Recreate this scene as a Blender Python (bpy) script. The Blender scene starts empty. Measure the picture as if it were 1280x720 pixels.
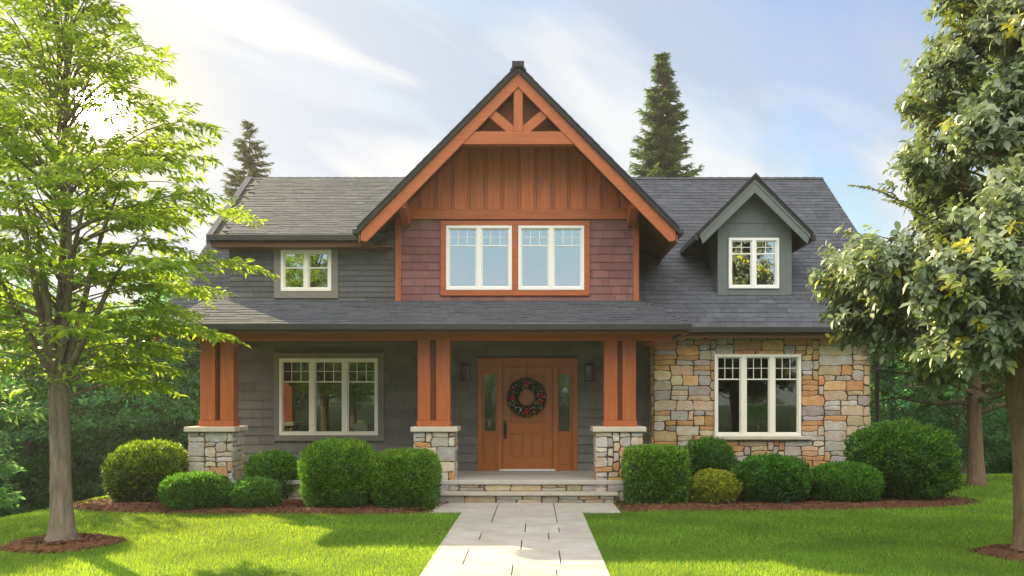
import bpy, math, random
import numpy as np
from mathutils import Vector
R = math.radians
random.seed(7)
rng = np.random.default_rng(7)
SC = bpy.context.scene
COL = SC.collection

# ------------------------------------------------------------------ camera
F = 1116.0                    # focal length in pixels of a 1280 px wide picture
VX, HY, CH = 668.0, 502.0, 1.77
cam_d = bpy.data.cameras.new("camera"); cam = bpy.data.objects.new("camera", cam_d); COL.objects.link(cam)
cam.location = (0, 0, CH); cam.rotation_euler = (R(90), 0, 0)
cam_d.sensor_width = 36.0; cam_d.lens = 36.0 * F / 1280.0
cam_d.shift_x = -(VX - 640) / 1280.0; cam_d.shift_y = (HY - 360) / 1280.0
cam_d.clip_start = 0.1; cam_d.clip_end = 4000
SC.camera = cam

# ------------------------------------------------------------------ light
SUN_EL, SUN_AZ = 27.5, -41.0          # azimuth measured from +Y, negative to the left
world = bpy.data.worlds.new("World"); SC.world = world; world.use_nodes = True
def build_world():
    nt = world.node_tree; nd = nt.nodes; lk = nt.links; nd.clear()
    out = nd.new("ShaderNodeOutputWorld"); bg = nd.new("ShaderNodeBackground"); bg.inputs["Strength"].default_value = 0.068
    lk.new(bg.outputs[0], out.inputs[0])
    sky = nd.new("ShaderNodeTexSky"); sky.sky_type = 'NISHITA'; sky.sun_disc = False
    sky.sun_elevation = R(SUN_EL); sky.sun_rotation = R(SUN_AZ); sky.air_density = 1.0; sky.dust_density = 0.6; sky.ozone_density = 1.4
    cl = nd.new('ShaderNodeVectorMath'); cl.operation = 'MINIMUM'; lk.new(sky.outputs[0], cl.inputs[0]); cl.inputs[1].default_value = (4.6, 4.7, 5.2)
    tc = nd.new("ShaderNodeTexCoord"); d = tc.outputs["Generated"]
    def M(op, a, b=None, c=None):
        n = nd.new("ShaderNodeMath"); n.operation = op
        for i, v in enumerate((a, b, c)):
            if v is None: continue
            if isinstance(v, (int, float)): n.inputs[i].default_value = v
            else: lk.new(v, n.inputs[i])
        return n.outputs[0]
    def SS(v, a, b):
        n = nd.new("ShaderNodeMapRange"); n.interpolation_type = 'SMOOTHSTEP'; lk.new(v, n.inputs[0])
        n.inputs[1].default_value = a; n.inputs[2].default_value = b; return n.outputs[0]
    def mixc(f, a, b):
        n = nd.new("ShaderNodeMix"); n.data_type = 'RGBA'; lk.new(f, n.inputs[0])
        for i, v in ((6, a), (7, b)):
            if isinstance(v, tuple): n.inputs[i].default_value = (*v, 1)
            else: lk.new(v, n.inputs[i])
        return n.outputs[2]
    sep = nd.new("ShaderNodeSeparateXYZ"); lk.new(d, sep.inputs[0])
    dx, dy, dz = sep.outputs
    zz = M('ADD', M('MAXIMUM', dz, 0.0), 0.22)
    px = M('DIVIDE', dx, zz); py = M('DIVIDE', dy, zz)
    cb = nd.new("ShaderNodeCombineXYZ")
    lk.new(M('ADD', M('MULTIPLY', px, 0.55), M('MULTIPLY', py, 0.50)), cb.inputs[0])
    lk.new(M('ADD', M('MULTIPLY', px, -1.3), M('MULTIPLY', py, 1.2)), cb.inputs[1])
    nz = nd.new("ShaderNodeTexNoise"); lk.new(cb.outputs[0], nz.inputs["Vector"]); nz.inputs["Scale"].default_value = 1.5
    nz.inputs["Detail"].default_value = 6; nz.inputs["Roughness"].default_value = 0.5; nz.inputs["Distortion"].default_value = 0.4
    wisp = SS(nz.outputs[0], 0.36, 0.60)
    nz2 = nd.new('ShaderNodeTexNoise'); lk.new(cb.outputs[0], nz2.inputs['Vector']); nz2.inputs['Scale'].default_value = 1.15; nz2.inputs['Detail'].default_value = 4; nz2.inputs['Distortion'].default_value = 0.6
    wisp2 = SS(nz2.outputs[0], 0.42, 0.58)
    # thin high cloud everywhere, thicker to the left, unseen bright cloud added high behind the viewer as fill light
    leftness = SS(M('MULTIPLY', dx, -1.0), -0.15, 0.40)
    cover = M('MINIMUM', M('ADD', M('MULTIPLY', wisp, 0.95), M('MULTIPLY', leftness, 0.75)), 1.0)
    clear = M('SUBTRACT', 1.0, M('MULTIPLY', SS(M('MULTIPLY', dy, -1.0), -0.1, 0.4), 0.85))
    front = mixc(M('MULTIPLY', M('MULTIPLY', cover, 0.95), clear), cl.outputs[0], mixc(M('MAXIMUM', wisp2, M('MULTIPLY', leftness, 0.40)), CLOUD_THIN, CLOUD))
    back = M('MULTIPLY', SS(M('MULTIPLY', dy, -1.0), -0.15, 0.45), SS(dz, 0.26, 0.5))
    c1 = mixc(M('MULTIPLY', back, 0.9), front, FILL_CLOUD)
    # sun veiled by thin cloud
    sd = Vector((-543, 1116, 364)).normalized()
    dp = nd.new("ShaderNodeVectorMath"); dp.operation = 'DOT_PRODUCT'; lk.new(d, dp.inputs[0]); dp.inputs[1].default_value = sd
    nrm = nd.new("ShaderNodeVectorMath"); nrm.operation = 'LENGTH'; lk.new(d, nrm.inputs[0])
    dd = M('MAXIMUM', M('DIVIDE', dp.outputs["Value"], nrm.outputs["Value"]), 0.0)
    g1 = M('MULTIPLY', M('POWER', dd, 40.0), 0.5)
    g2 = M('MULTIPLY', M('POWER', dd, 1500.0), 5.0)
    g3 = M('MULTIPLY', M('POWER', dd, 9000.0), 900.0)
    g = M('ADD', M('ADD', g1, g2), g3)
    c1 = mixc(M('MULTIPLY', M('POWER', dd, 330.0), 0.9), c1, (6.6, 5.6, 3.3))
    gc = nd.new("ShaderNodeVectorMath"); gc.operation = 'SCALE'; gc.inputs[0].default_value = (1.0, 0.80, 0.48); lk.new(g, gc.inputs["Scale"])
    ad = nd.new("ShaderNodeVectorMath"); ad.operation = 'ADD'; lk.new(c1, ad.inputs[0]); lk.new(gc.outputs[0], ad.inputs[1])
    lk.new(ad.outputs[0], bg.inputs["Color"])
CLOUD = (4.75, 4.8, 4.95)
CLOUD_THIN = (2.75, 3.3, 4.25)
FILL_CLOUD = (22.0, 20.5, 18.0)  # added out of view to brighten the shaded house front
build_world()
sun_d = bpy.data.lights.new("sun", 'SUN'); sun_d.energy = 5.0; sun_d.angle = R(0.5); sun_d.color = (1.0, 0.81, 0.44)
sun = bpy.data.objects.new("sun", sun_d); COL.objects.link(sun)
sun_dir = Vector((math.sin(R(SUN_AZ)) * math.cos(R(SUN_EL)), math.cos(R(SUN_AZ)) * math.cos(R(SUN_EL)), math.sin(R(SUN_EL))))
sun.rotation_euler = sun_dir.to_track_quat('Z', 'Y').to_euler(); sun.location = (-20, 30, 25)
vs = SC.view_settings; vs.view_transform = 'Standard'; vs.look = 'None'; vs.exposure = 1.46; vs.gamma = 1.0; vs.use_curve_mapping = False

# ------------------------------------------------------------------ helpers
def g(px, py):                                    # a point of the level ground as the photograph shows it
    Y = CH * F / (py - HY); return ((px - VX) * Y / F, Y)
def xa(px, Y): return (px - VX) * Y / F
def za(py, Y): return CH - (py - HY) * Y / F

class MB:
    def __init__(self): self.v = []; self.f = []; self.c = []
    def add(self, vs, fs, c=(1, 1, 1)):
        o = len(self.v); self.v += [tuple(p) for p in vs]
        for f in fs: self.f.append(tuple(i + o for i in f)); self.c.append(c)
    def box(self, x0, x1, y0, y1, z0, z1, c=(1, 1, 1)):
        self.add([(x0,y0,z0),(x1,y0,z0),(x1,y1,z0),(x0,y1,z0),(x0,y0,z1),(x1,y0,z1),(x1,y1,z1),(x0,y1,z1)],
                 [(0,3,2,1),(4,5,6,7),(0,1,5,4),(1,2,6,5),(2,3,7,6),(3,0,4,7)], c)
    def prism(self, poly, axis, a, b, c=(1, 1, 1)):   # poly of 2-D points swept along an axis from a to b
        n = len(poly)
        def P(p, t):
            return {'y': (p[0], t, p[1]), 'x': (t, p[0], p[1]), 'z': (p[0], p[1], t)}[axis]
        v = [P(p, a) for p in poly] + [P(p, b) for p in poly]
        self.add(v, [tuple(range(n))[::-1], tuple(range(n, 2*n))] + [(i, (i+1) % n, n+(i+1) % n, n+i) for i in range(n)], c)
    def slab(self, pts, off, c=(1, 1, 1)):            # planar polygon in space thickened by the vector off
        n = len(pts); q = [tuple(Vector(p) + Vector(off)) for p in pts]
        self.add(list(pts) + q, [tuple(range(n))[::-1], tuple(range(n, 2*n))] + [(i, (i+1) % n, n+(i+1) % n, n+i) for i in range(n)], c)
    def tube(self, pts, rad, n=8, c=(1, 1, 1), wob=0.0):
        pts = [Vector(p) for p in pts]; k = len(pts); vs = []
        up = Vector((0.13, 0.31, 0.94))
        for i, p in enumerate(pts):
            t = (pts[min(i+1, k-1)] - pts[max(i-1, 0)]).normalized()
            a = t.cross(up if abs(t.dot(up)) < 0.95 else Vector((1, 0, 0))).normalized(); b = t.cross(a)
            for j in range(n):
                th = 2*math.pi*j/n; r = rad[i] * (1 + wob*math.sin(3*th + i*0.7) * 0.5 + wob*random.uniform(-.5, .5))
                vs.append(p + a*math.cos(th)*r + b*math.sin(th)*r)
        fs = [(i*n+j, i*n+(j+1) % n, (i+1)*n+(j+1) % n, (i+1)*n+j) for i in range(k-1) for j in range(n)]
        fs += [tuple(range(n))[::-1], tuple(range((k-1)*n, k*n))]
        self.add(vs, fs, c)
    def build(self, name, m, parent=None, bevel=0, smooth=False):
        me = bpy.data.meshes.new(name); me.from_pydata(self.v, [], self.f); me.update()
        at = me.attributes.new("Col", 'FLOAT_COLOR', 'FACE')
        at.data.foreach_set("color", np.array([(*c, 1) for c in self.c], dtype=np.float32).ravel())
        return link(name, me, m, parent, bevel, smooth)
def link(name, me, m, parent=None, bevel=0, smooth=False):
    me.materials.append(m)
    if smooth: me.polygons.foreach_set("use_smooth", [True]*len(me.polygons))
    o = bpy.data.objects.new(name, me); COL.objects.link(o)
    if parent is not None: o.parent = parent
    if bevel:
        b = o.modifiers.new("bevel", 'BEVEL'); b.width = bevel; b.segments = 2; b.limit_method = 'ANGLE'
    return o
def np_mesh(name, V, Fq, C, m, parent=None, k=4):
    me = bpy.data.meshes.new(name); n = len(Fq)
    me.vertices.add(len(V)); me.vertices.foreach_set("co", np.asarray(V, np.float32).ravel())
    me.loops.add(n*k); me.loops.foreach_set("vertex_index", np.asarray(Fq, np.int32).ravel())
    me.polygons.add(n); me.polygons.foreach_set("loop_start", np.arange(0, n*k, k, dtype=np.int32))
    me.update(calc_edges=True)
    at = me.attributes.new("Col", 'FLOAT_COLOR', 'FACE')
    at.data.foreach_set("color", np.concatenate([np.asarray(C, np.float32), np.ones((n, 1), np.float32)], 1).ravel())
    return link(name, me, m, parent)
def tag(o, label=None, cat=None, group=None, kind=None):
    for k, v in (("label", label), ("category", cat), ("group", group), ("kind", kind)):
        if v: o[k] = v
    return o
def empty(name, loc=(0, 0, 0), parent=None):
    o = bpy.data.objects.new(name, None); COL.objects.link(o); o.location = loc; o.empty_display_size = 0.2
    if parent is not None: o.parent = parent
    return o
def nrm(a): return a / np.maximum(np.linalg.norm(a, axis=-1, keepdims=True), 1e-9)
def leaves(P, D, N, L, W, droop=0.0):
    D = nrm(D); S = nrm(np.cross(D, N)); L = np.asarray(L).reshape(-1, 1); W = np.asarray(W).reshape(-1, 1)
    N2 = np.cross(S, D)
    mid = P + D*L*0.42
    tip = P + D*L; tip = tip.copy(); tip[:, 2] -= droop*L[:, 0]
    V = np.stack([P, mid + S*W*0.5 + N2*W*0.12, tip, mid - S*W*0.5 + N2*W*0.12], 1).reshape(-1, 3)
    return V, np.arange(len(V)).reshape(-1, 4)

def leaves6(P, D, N, L, W, droop=0.0):
    D = nrm(D); S = nrm(np.cross(D, N)); L = np.asarray(L).reshape(-1, 1); W = np.asarray(W).reshape(-1, 1); N2 = np.cross(S, D)
    a = P + D*L*.26; b = P + D*L*.66 - N2*L*.04; tip = P + D*L - N2*L*.12; tip[:, 2] -= droop*L[:, 0]; up = N2*W*.12
    V = np.stack([P, a+S*W*.42+up, b+S*W*.42+up, tip, b-S*W*.42+up, a-S*W*.42+up], 1).reshape(-1, 3)
    return V, np.arange(len(V)).reshape(-1, 6)

# ------------------------------------------------------------------ materials
def mat(name, col, rough=0.6, var=0.15, scale=5.0, bump=0.15, bscale=60.0, attr=False, stretch=(1, 1, 1), spec=0.4, var2=None, metal=0.0, dist=0.01):
    m = bpy.data.materials.new(name); m.use_nodes = True
    nt = m.node_tree; nd = nt.nodes; lk = nt.links; b = nd["Principled BSDF"]
    b.inputs["Roughness"].default_value = rough; b.inputs["Specular IOR Level"].default_value = spec; b.inputs["Metallic"].default_value = metal
    geo = nd.new("ShaderNodeNewGeometry"); mp = nd.new("ShaderNodeMapping"); lk.new(geo.outputs["Position"], mp.inputs[0]); mp.inputs["Scale"].default_value = stretch
    n1 = nd.new("ShaderNodeTexNoise"); lk.new(mp.outputs[0], n1.inputs["Vector"]); n1.inputs["Scale"].default_value = scale; n1.inputs["Detail"].default_value = 5; n1.inputs["Roughness"].default_value = 0.6
    rp = nd.new("ShaderNodeMapRange"); lk.new(n1.outputs[0], rp.inputs[0])
    rp.inputs[1].default_value = 0.25; rp.inputs[2].default_value = 0.75; rp.inputs[3].default_value = 1-var; rp.inputs[4].default_value = 1+var
    base = nd.new("ShaderNodeMix"); base.data_type = 'RGBA'; base.inputs[6].default_value = (*col, 1); base.inputs[7].default_value = (*(var2 or col), 1)
    lk.new(n1.outputs[0], base.inputs[0])
    sc = nd.new("ShaderNodeVectorMath"); sc.operation = 'SCALE'; lk.new(base.outputs[2], sc.inputs[0]); lk.new(rp.outputs[0], sc.inputs["Scale"])
    res = sc.outputs[0]
    if attr:
        a = nd.new("ShaderNodeAttribute"); a.attribute_name = "Col"
        mu = nd.new("ShaderNodeVectorMath"); mu.operation = 'MULTIPLY'; lk.new(res, mu.inputs[0]); lk.new(a.outputs["Vector"], mu.inputs[1]); res = mu.outputs[0]
    lk.new(res, b.inputs["Base Color"])
    if bump:
        n2 = nd.new("ShaderNodeTexNoise"); lk.new(mp.outputs[0], n2.inputs["Vector"]); n2.inputs["Scale"].default_value = bscale; n2.inputs["Detail"].default_value = 4
        bp = nd.new("ShaderNodeBump"); bp.inputs["Strength"].default_value = bump; bp.inputs["Distance"].default_value = dist
        lk.new(n2.outputs[0], bp.inputs["Height"]); lk.new(bp.outputs[0], b.inputs["Normal"])
    return m
def leaf_mat(name, col, trans=0.4, rough=0.45, tcol=None, spec=0.4, var=0.25, scale=1.5):
    m = bpy.data.materials.new(name); m.use_nodes = True
    nt = m.node_tree; nd = nt.nodes; lk = nt.links; b = nd["Principled BSDF"]; out = nd["Material Output"]
    b.inputs["Roughness"].default_value = rough; b.inputs["Specular IOR Level"].default_value = spec
    a = nd.new("ShaderNodeAttribute"); a.attribute_name = "Col"
    geo = nd.new("ShaderNodeNewGeometry"); n1 = nd.new("ShaderNodeTexNoise"); lk.new(geo.outputs["Position"], n1.inputs["Vector"]); n1.inputs["Scale"].default_value = scale; n1.inputs["Detail"].default_value = 3
    rp = nd.new("ShaderNodeMapRange"); lk.new(n1.outputs[0], rp.inputs[0]); rp.inputs[1].default_value = 0.3; rp.inputs[2].default_value = 0.7; rp.inputs[3].default_value = 1-var; rp.inputs[4].default_value = 1+var
    def scaled(c):
        mu = nd.new("ShaderNodeVectorMath"); mu.operation = 'MULTIPLY'; lk.new(a.outputs["Vector"], mu.inputs[0]); mu.inputs[1].default_value = c
        sc = nd.new("ShaderNodeVectorMath"); sc.operation = 'SCALE'; lk.new(mu.outputs[0], sc.inputs[0]); lk.new(rp.outputs[0], sc.inputs["Scale"]); return sc.outputs[0]
    lk.new(scaled(col), b.inputs["Base Color"])
    t = nd.new("ShaderNodeBsdfTranslucent"); lk.new(scaled(tcol or tuple(min(1, x*1.6) for x in col)), t.inputs[0])
    mx = nd.new("ShaderNodeMixShader"); mx.inputs[0].default_value = trans
    lk.new(b.outputs[0], mx.inputs[1]); lk.new(t.outputs[0], mx.inputs[2]); lk.new(mx.outputs[0], out.inputs[0])
    return m
def glass_mat(name, refl, tint):
    m = bpy.data.materials.new(name); m.use_nodes = True
    nt = m.node_tree; nd = nt.nodes; lk = nt.links; out = nd["Material Output"]; nd.remove(nd["Principled BSDF"])
    gl = nd.new("ShaderNodeBsdfGlossy"); gl.inputs["Roughness"].default_value = 0.0; gl.inputs["Color"].default_value = (0.93, 0.97, 1, 1)
    geo = nd.new("ShaderNodeNewGeometry"); nz = nd.new("ShaderNodeTexNoise"); lk.new(geo.outputs["Position"], nz.inputs["Vector"]); nz.inputs["Scale"].default_value = 1.6
    bp = nd.new("ShaderNodeBump"); bp.inputs["Strength"].default_value = 0.04; bp.inputs["Distance"].default_value = 0.02; lk.new(nz.outputs[0], bp.inputs["Height"]); pass
    tr = nd.new("ShaderNodeBsdfTransparent"); tr.inputs[0].default_value = (*tint, 1)
    mx = nd.new("ShaderNodeMixShader"); mx.inputs[0].default_value = refl
    lk.new(tr.outputs[0], mx.inputs[1]); lk.new(gl.outputs[0], mx.inputs[2]); lk.new(mx.outputs[0], out.inputs[0])
    return m
M = {}
M['wood'] = mat('stained_cedar', (0.44, 0.112, 0.032), 0.5, 0.32, 4.0, 0.3, 30, stretch=(7, 7, 0.4), var2=(0.34, 0.095, 0.03), attr=True)
M['woodh'] = mat('stained_cedar_beam', (0.44, 0.112, 0.032), 0.5, 0.32, 4.0, 0.3, 30, stretch=(0.4, 7, 7), var2=(0.34, 0.095, 0.03), attr=True)
M['door'] = mat('door_oak', (0.42, 0.130, 0.020), 0.38, 0.14, 4.0, 0.08, 30, stretch=(7, 7, 0.5), var2=(0.34, 0.10, 0.018), attr=True)
M['soffit'] = mat('soffit_boards', (0.16, 0.06, 0.025), 0.6, 0.2, 4, 0.1, 30, stretch=(1, 5, 5))
M['fascia'] = mat('fascia_brown', (0.17, 0.07, 0.035), 0.55, 0.15, 4, 0.1, 30, stretch=(0.6, 5, 5))
M['gable_shade'] = mat('gable_shade_brown', (0.25, 0.085, 0.036), 0.7, 0.2, 5, 0.1, 40)  # dark brown that stands for shade under the gable peak
M['shingle'] = mat('slate_grey_shingle', (0.088, 0.095, 0.112), 0.9, 0.25, 9, 0.5, 160, attr=True, spec=0.12)
M['deck'] = mat('roof_underlay', (0.03, 0.03, 0.032), 0.9, 0.1)
M['siding'] = mat('grey_shingle_siding', (0.165, 0.160, 0.150), 0.8, 0.14, 7, 0.3, 60, attr=True, stretch=(1, 1, 0.4), spec=0.2)
M['siding_roof'] = mat('charcoal_siding', (0.102, 0.105, 0.112), 0.8, 0.14, 7, 0.3, 60, attr=True, stretch=(1, 1, 0.4), spec=0.2)
M['burgundy'] = mat('burgundy_shingle', (0.215, 0.105, 0.105), 0.75, 0.12, 7, 0.25, 60, attr=True, stretch=(1, 1, 0.4), spec=0.2)
M['greenp'] = mat('slate_green_paint', (0.12, 0.145, 0.145), 0.6, 0.08, 6, 0.08, 60, attr=True)
M['trimg'] = mat('grey_trim', (0.19, 0.178, 0.155), 0.6, 0.08, 6, 0.08, 60)
M['white'] = mat('white_vinyl', (0.84, 0.84, 0.82), 0.35, 0.03, 4, 0, 10)
M['cream'] = mat('cream_vinyl', (0.83, 0.81, 0.72), 0.35, 0.03, 4, 0, 10)
M['gutter'] = mat('gutter_bronze', (0.028, 0.026, 0.026), 0.35, 0.1, 4, 0, 10, spec=0.5)
M['black'] = mat('black_metal', (0.012, 0.012, 0.013), 0.4, 0.1, 8, 0.05, 60)
M['stone'] = mat('ledge_stone', (1.38, 0.98, 0.62), 0.88, 0.26, 7, 0.5, 28, attr=True, spec=0.15, dist=0.03, var2=(0.68, 1.0, 1.30))
M['mortar'] = mat('mortar', (0.11, 0.09, 0.068), 0.95, 0.2, 12, 0.3, 80)
M['cap'] = mat('limestone_cap', (0.52, 0.47, 0.39), 0.75, 0.14, 6, 0.25, 40)
M['tread'] = mat('tread_stone', (0.40, 0.37, 0.31), 0.8, 0.18, 5, 0.3, 40)
M['concrete'] = mat('porch_concrete', (0.42, 0.40, 0.37), 0.8, 0.1, 3, 0.1, 60)
M['inside'] = mat('interior_plaster', (0.09, 0.095, 0.06), 0.9, 0.05)
M['glass_up'] = glass_mat('window_glass_upper', 0.5, (0.75, 0.8, 0.78))
M['glass_low'] = glass_mat('window_glass_lower', 0.085, (0.80, 0.84, 0.74))
M['bark'] = mat('grey_bark', (0.195, 0.158, 0.128), 0.9, 0.45, 5, 0.9, 14, stretch=(4, 4, 0.7), spec=0.15, dist=0.03)
M['barkb'] = mat('brown_bark', (0.20, 0.135, 0.085), 0.9, 0.32, 5, 0.9, 14, stretch=(4, 4, 0.7), spec=0.15, dist=0.03)
M['mulch'] = mat('bark_mulch', (0.14, 0.064, 0.038), 0.95, 0.45, 14, 0.8, 50, attr=True, spec=0.1, dist=0.03)
M['paver'] = mat('walk_stone', (0.45, 0.41, 0.355), 0.75, 0.20, 2.6, 0.18, 60, attr=True, var2=(0.41, 0.40, 0.385))
M['joint'] = mat('joint_sand', (0.05, 0.043, 0.035), 0.95, 0.2)
M['grass'] = leaf_mat('lawn_blade', (1, 1, 1), 0.42, 0.5, (3.7, 2.1, 0.7), 0.25, 0.22, 0.9)
M['leaf'] = leaf_mat('leaf_bright', (1, 1, 1), 0.55, 0.45, (2.5, 2.2, 1.0), 0.35)
M['leaf_sage'] = leaf_mat('leaf_sage', (1, 1, 1), 0.22, 0.4, (1.4, 1.5, 0.9), 0.45)
M['shrub'] = leaf_mat('leaf_shrub', (1, 1, 1), 0.35, 0.5, (1.5, 1.6, 0.9), 0.3, 0.25, 3.0)
M['wood_far'] = leaf_mat('leaf_far', (1.4, 1.4, 1.4), 0.5, 0.55, (3.0, 3.1, 1.6), 0.25)
M['pine'] = leaf_mat('needle', (1, 1, 1), 0.3, 0.55, (1.5, 1.6, 0.9), 0.25)

# ------------------------------------------------------------------ ground
def terrain(X, Y):
    X = np.asarray(X, float); Y = np.asarray(Y, float)
    u = np.maximum(0, -(X + 7.6) - 0.05*np.maximum(0, 16-Y)) * np.clip((Y-6)/8, 0, 1)
    zl = -0.16*u**1.45
    w = np.maximum(0, Y - 21.0) * np.clip((X-5)/3, 0, 1)
    zr = -0.05*w**1.4
    b = np.maximum(0, Y - 29.0)
    z = np.minimum(np.minimum(zl, zr), -0.05*b**1.3)
    z = np.maximum(z, -3.2) + 0.25*np.sin(X*0.11)*np.sin(Y*0.09)*np.clip((Y-32)/20, 0, 1)
    return z
def ground_mesh():
    ax = np.unique(np.concatenate([np.linspace(-16, 16, 97), np.linspace(-60, 60, 61), np.array([-400, -300, -220, -150, -100, -80, 80, 100, 150, 220, 300, 400])]))
    ay = np.unique(np.concatenate([np.linspace(-10, 36, 139), np.linspace(-60, 90, 61), np.array([-400, -300, -220, -150, -100, 120, 180, 300, 400])]))
    X, Y = np.meshgrid(ax, ay); Z = terrain(X, Y)
    V = np.stack([X, Y, Z], -1).reshape(-1, 3); nx = len(ax); ny = len(ay)
    i, j = np.meshgrid(np.arange(nx-1), np.arange(ny-1)); a = (j*nx+i).ravel()
    Fq = np.stack([a, a+1, a+nx+1, a+nx], 1)
    c = V[Fq].mean(1)
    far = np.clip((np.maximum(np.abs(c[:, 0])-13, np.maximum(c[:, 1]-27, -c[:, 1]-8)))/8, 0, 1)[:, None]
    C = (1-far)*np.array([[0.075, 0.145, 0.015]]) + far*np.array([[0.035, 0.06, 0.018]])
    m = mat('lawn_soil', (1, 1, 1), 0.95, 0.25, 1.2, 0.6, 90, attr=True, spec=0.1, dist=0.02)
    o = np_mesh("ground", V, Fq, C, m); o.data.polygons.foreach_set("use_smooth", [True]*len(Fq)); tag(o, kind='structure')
ground_mesh()

# flower bed outlines (ground plane)
def smooth_loop(P, n=8):
    P = [Vector((*p, 0)) for p in P]; k = len(P); out = []
    for i in range(k):
        p0, p1, p2, p3 = P[i-1], P[i], P[(i+1) % k], P[(i+2) % k]
        for t in np.linspace(0, 1, n, endpoint=False):
            q = 0.5*((2*p1) + (p2-p0)*t + (2*p0-5*p1+4*p2-p3)*t*t + (3*p1-p0-3*p2+p3)*t**3); out.append((q.x, q.y))
    return out
bedL = smooth_loop([(-7.95, 15.9), (-8.05, 15.1), (-7.3, 14.45), (-6.0, 14.1), (-4.4, 14.02), (-2.9, 14.03), (-1.75, 14.05), (-1.66, 14.7), (-1.72, 15.74), (-4, 15.76), (-6.2, 15.8), (-7.3, 16.3)])
bedR = smooth_loop([(1.5, 15.7), (1.37, 15.0), (1.40, 14.32), (2.2, 14.42), (3.6, 14.46), (5.2, 14.6), (6.6, 14.9), (7.6, 15.35), (7.9, 16.1), (7.4, 17.0), (6.7, 17.55), (4, 17.58), (2.4, 17.55), (2.0, 16.5)])
def ring(cx, cy, r, s=0.12, n=44):
    return [(cx+math.cos(t)*r*(1+s*math.sin(3*t+1)*0.5+s*math.sin(5*t)*0.4), cy+math.sin(t)*r*(1+s*math.sin(4*t)*0.5)) for t in np.linspace(0, 2*math.pi, n, endpoint=False)]
LT = g(77, 681); RT = (5.68, 10.25)
ringL = ring(LT[0], LT[1], 0.68); ringR = ring(RT[0], RT[1], 0.55)
def inside(poly, X, Y):
    res = np.zeros(X.shape, bool); n = len(poly)
    for i in range(n):
        x1, y1 = poly[i]; x2, y2 = poly[i-1]
        cond = ((y1 > Y) != (y2 > Y)) & (X < (x2-x1)*(Y-y1)/((y2-y1) if y2 != y1 else 1e-9)+x1)
        res ^= cond
    return res
def mulch(name, poly, nch, label, hump=0.05):
    P = np.array(poly); c = P.mean(0); n = len(P); V = []; Fq = []; C = []
    rings = 9
    for r in range(rings+1):
        s = 1 - r/rings
        for p in P:
            q = c + (p-c)*s; edge = min(1, r/2.0)
            V.append((q[0], q[1], float(terrain(q[0], q[1])) - 0.012 + (0.02 + hump*edge*(0.8+0.4*random.random()))*(1 if r else 0)))
    for r in range(rings):
        for i in range(n): Fq.append((r*n+i, r*n+(i+1) % n, (r+1)*n+(i+1) % n, (r+1)*n+i)); C.append((1, 1, 1))
    V = np.array(V)
    lo, hi = P.min(0), P.max(0); pts = rng.uniform(lo-0.03, hi+0.03, (nch*3, 2)); pts = pts[inside([tuple(q) for q in c+(P-c)*1.015], pts[:, 0], pts[:, 1])][:nch]
    d = np.min(np.linalg.norm(pts[:, None]-P[None], axis=2), 1); k = len(pts)
    z = terrain(pts[:, 0], pts[:, 1]) + 0.012 + hump*np.clip(d/0.25, 0, 1)
    ang = rng.uniform(0, 6.28, k); D = np.stack([np.cos(ang), np.sin(ang), rng.uniform(-.35, .35, k)], 1)
    N = nrm(np.stack([rng.normal(0, .4, k), rng.normal(0, .4, k), np.ones(k)], 1))
    V2, F2 = leaves(np.stack([pts[:, 0], pts[:, 1], z], 1), D, N, rng.uniform(.03, .08, k), rng.uniform(.012, .03, k))
    C2 = rng.uniform(0.5, 1.7, (k, 1))*np.array([[1, 1, 1]])*np.stack([np.ones(k), rng.uniform(.85, 1.3, k), rng.uniform(.8, 1.4, k)], 1)
    o = np_mesh(name, np.concatenate([V, V2]), np.concatenate([np.array(Fq), F2+len(V)]), np.concatenate([np.array(C), C2]), M['mulch'])
    tag(o, label, 'mulch', kind='stuff')
mulch("bark_mulch", bedL, 9000, "brown bark mulch bed below the porch window")
mulch("bark_mulch", bedR, 9000, "brown bark mulch bed below the stone wall")
mulch("bark_mulch", ringL, 2600, "ring of brown bark mulch round the grey straight trunk", 0.06)
mulch("bark_mulch", ringR, 2200, "ring of brown bark mulch round the leaning trunk of the oval-leaved tree", 0.06)

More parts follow.
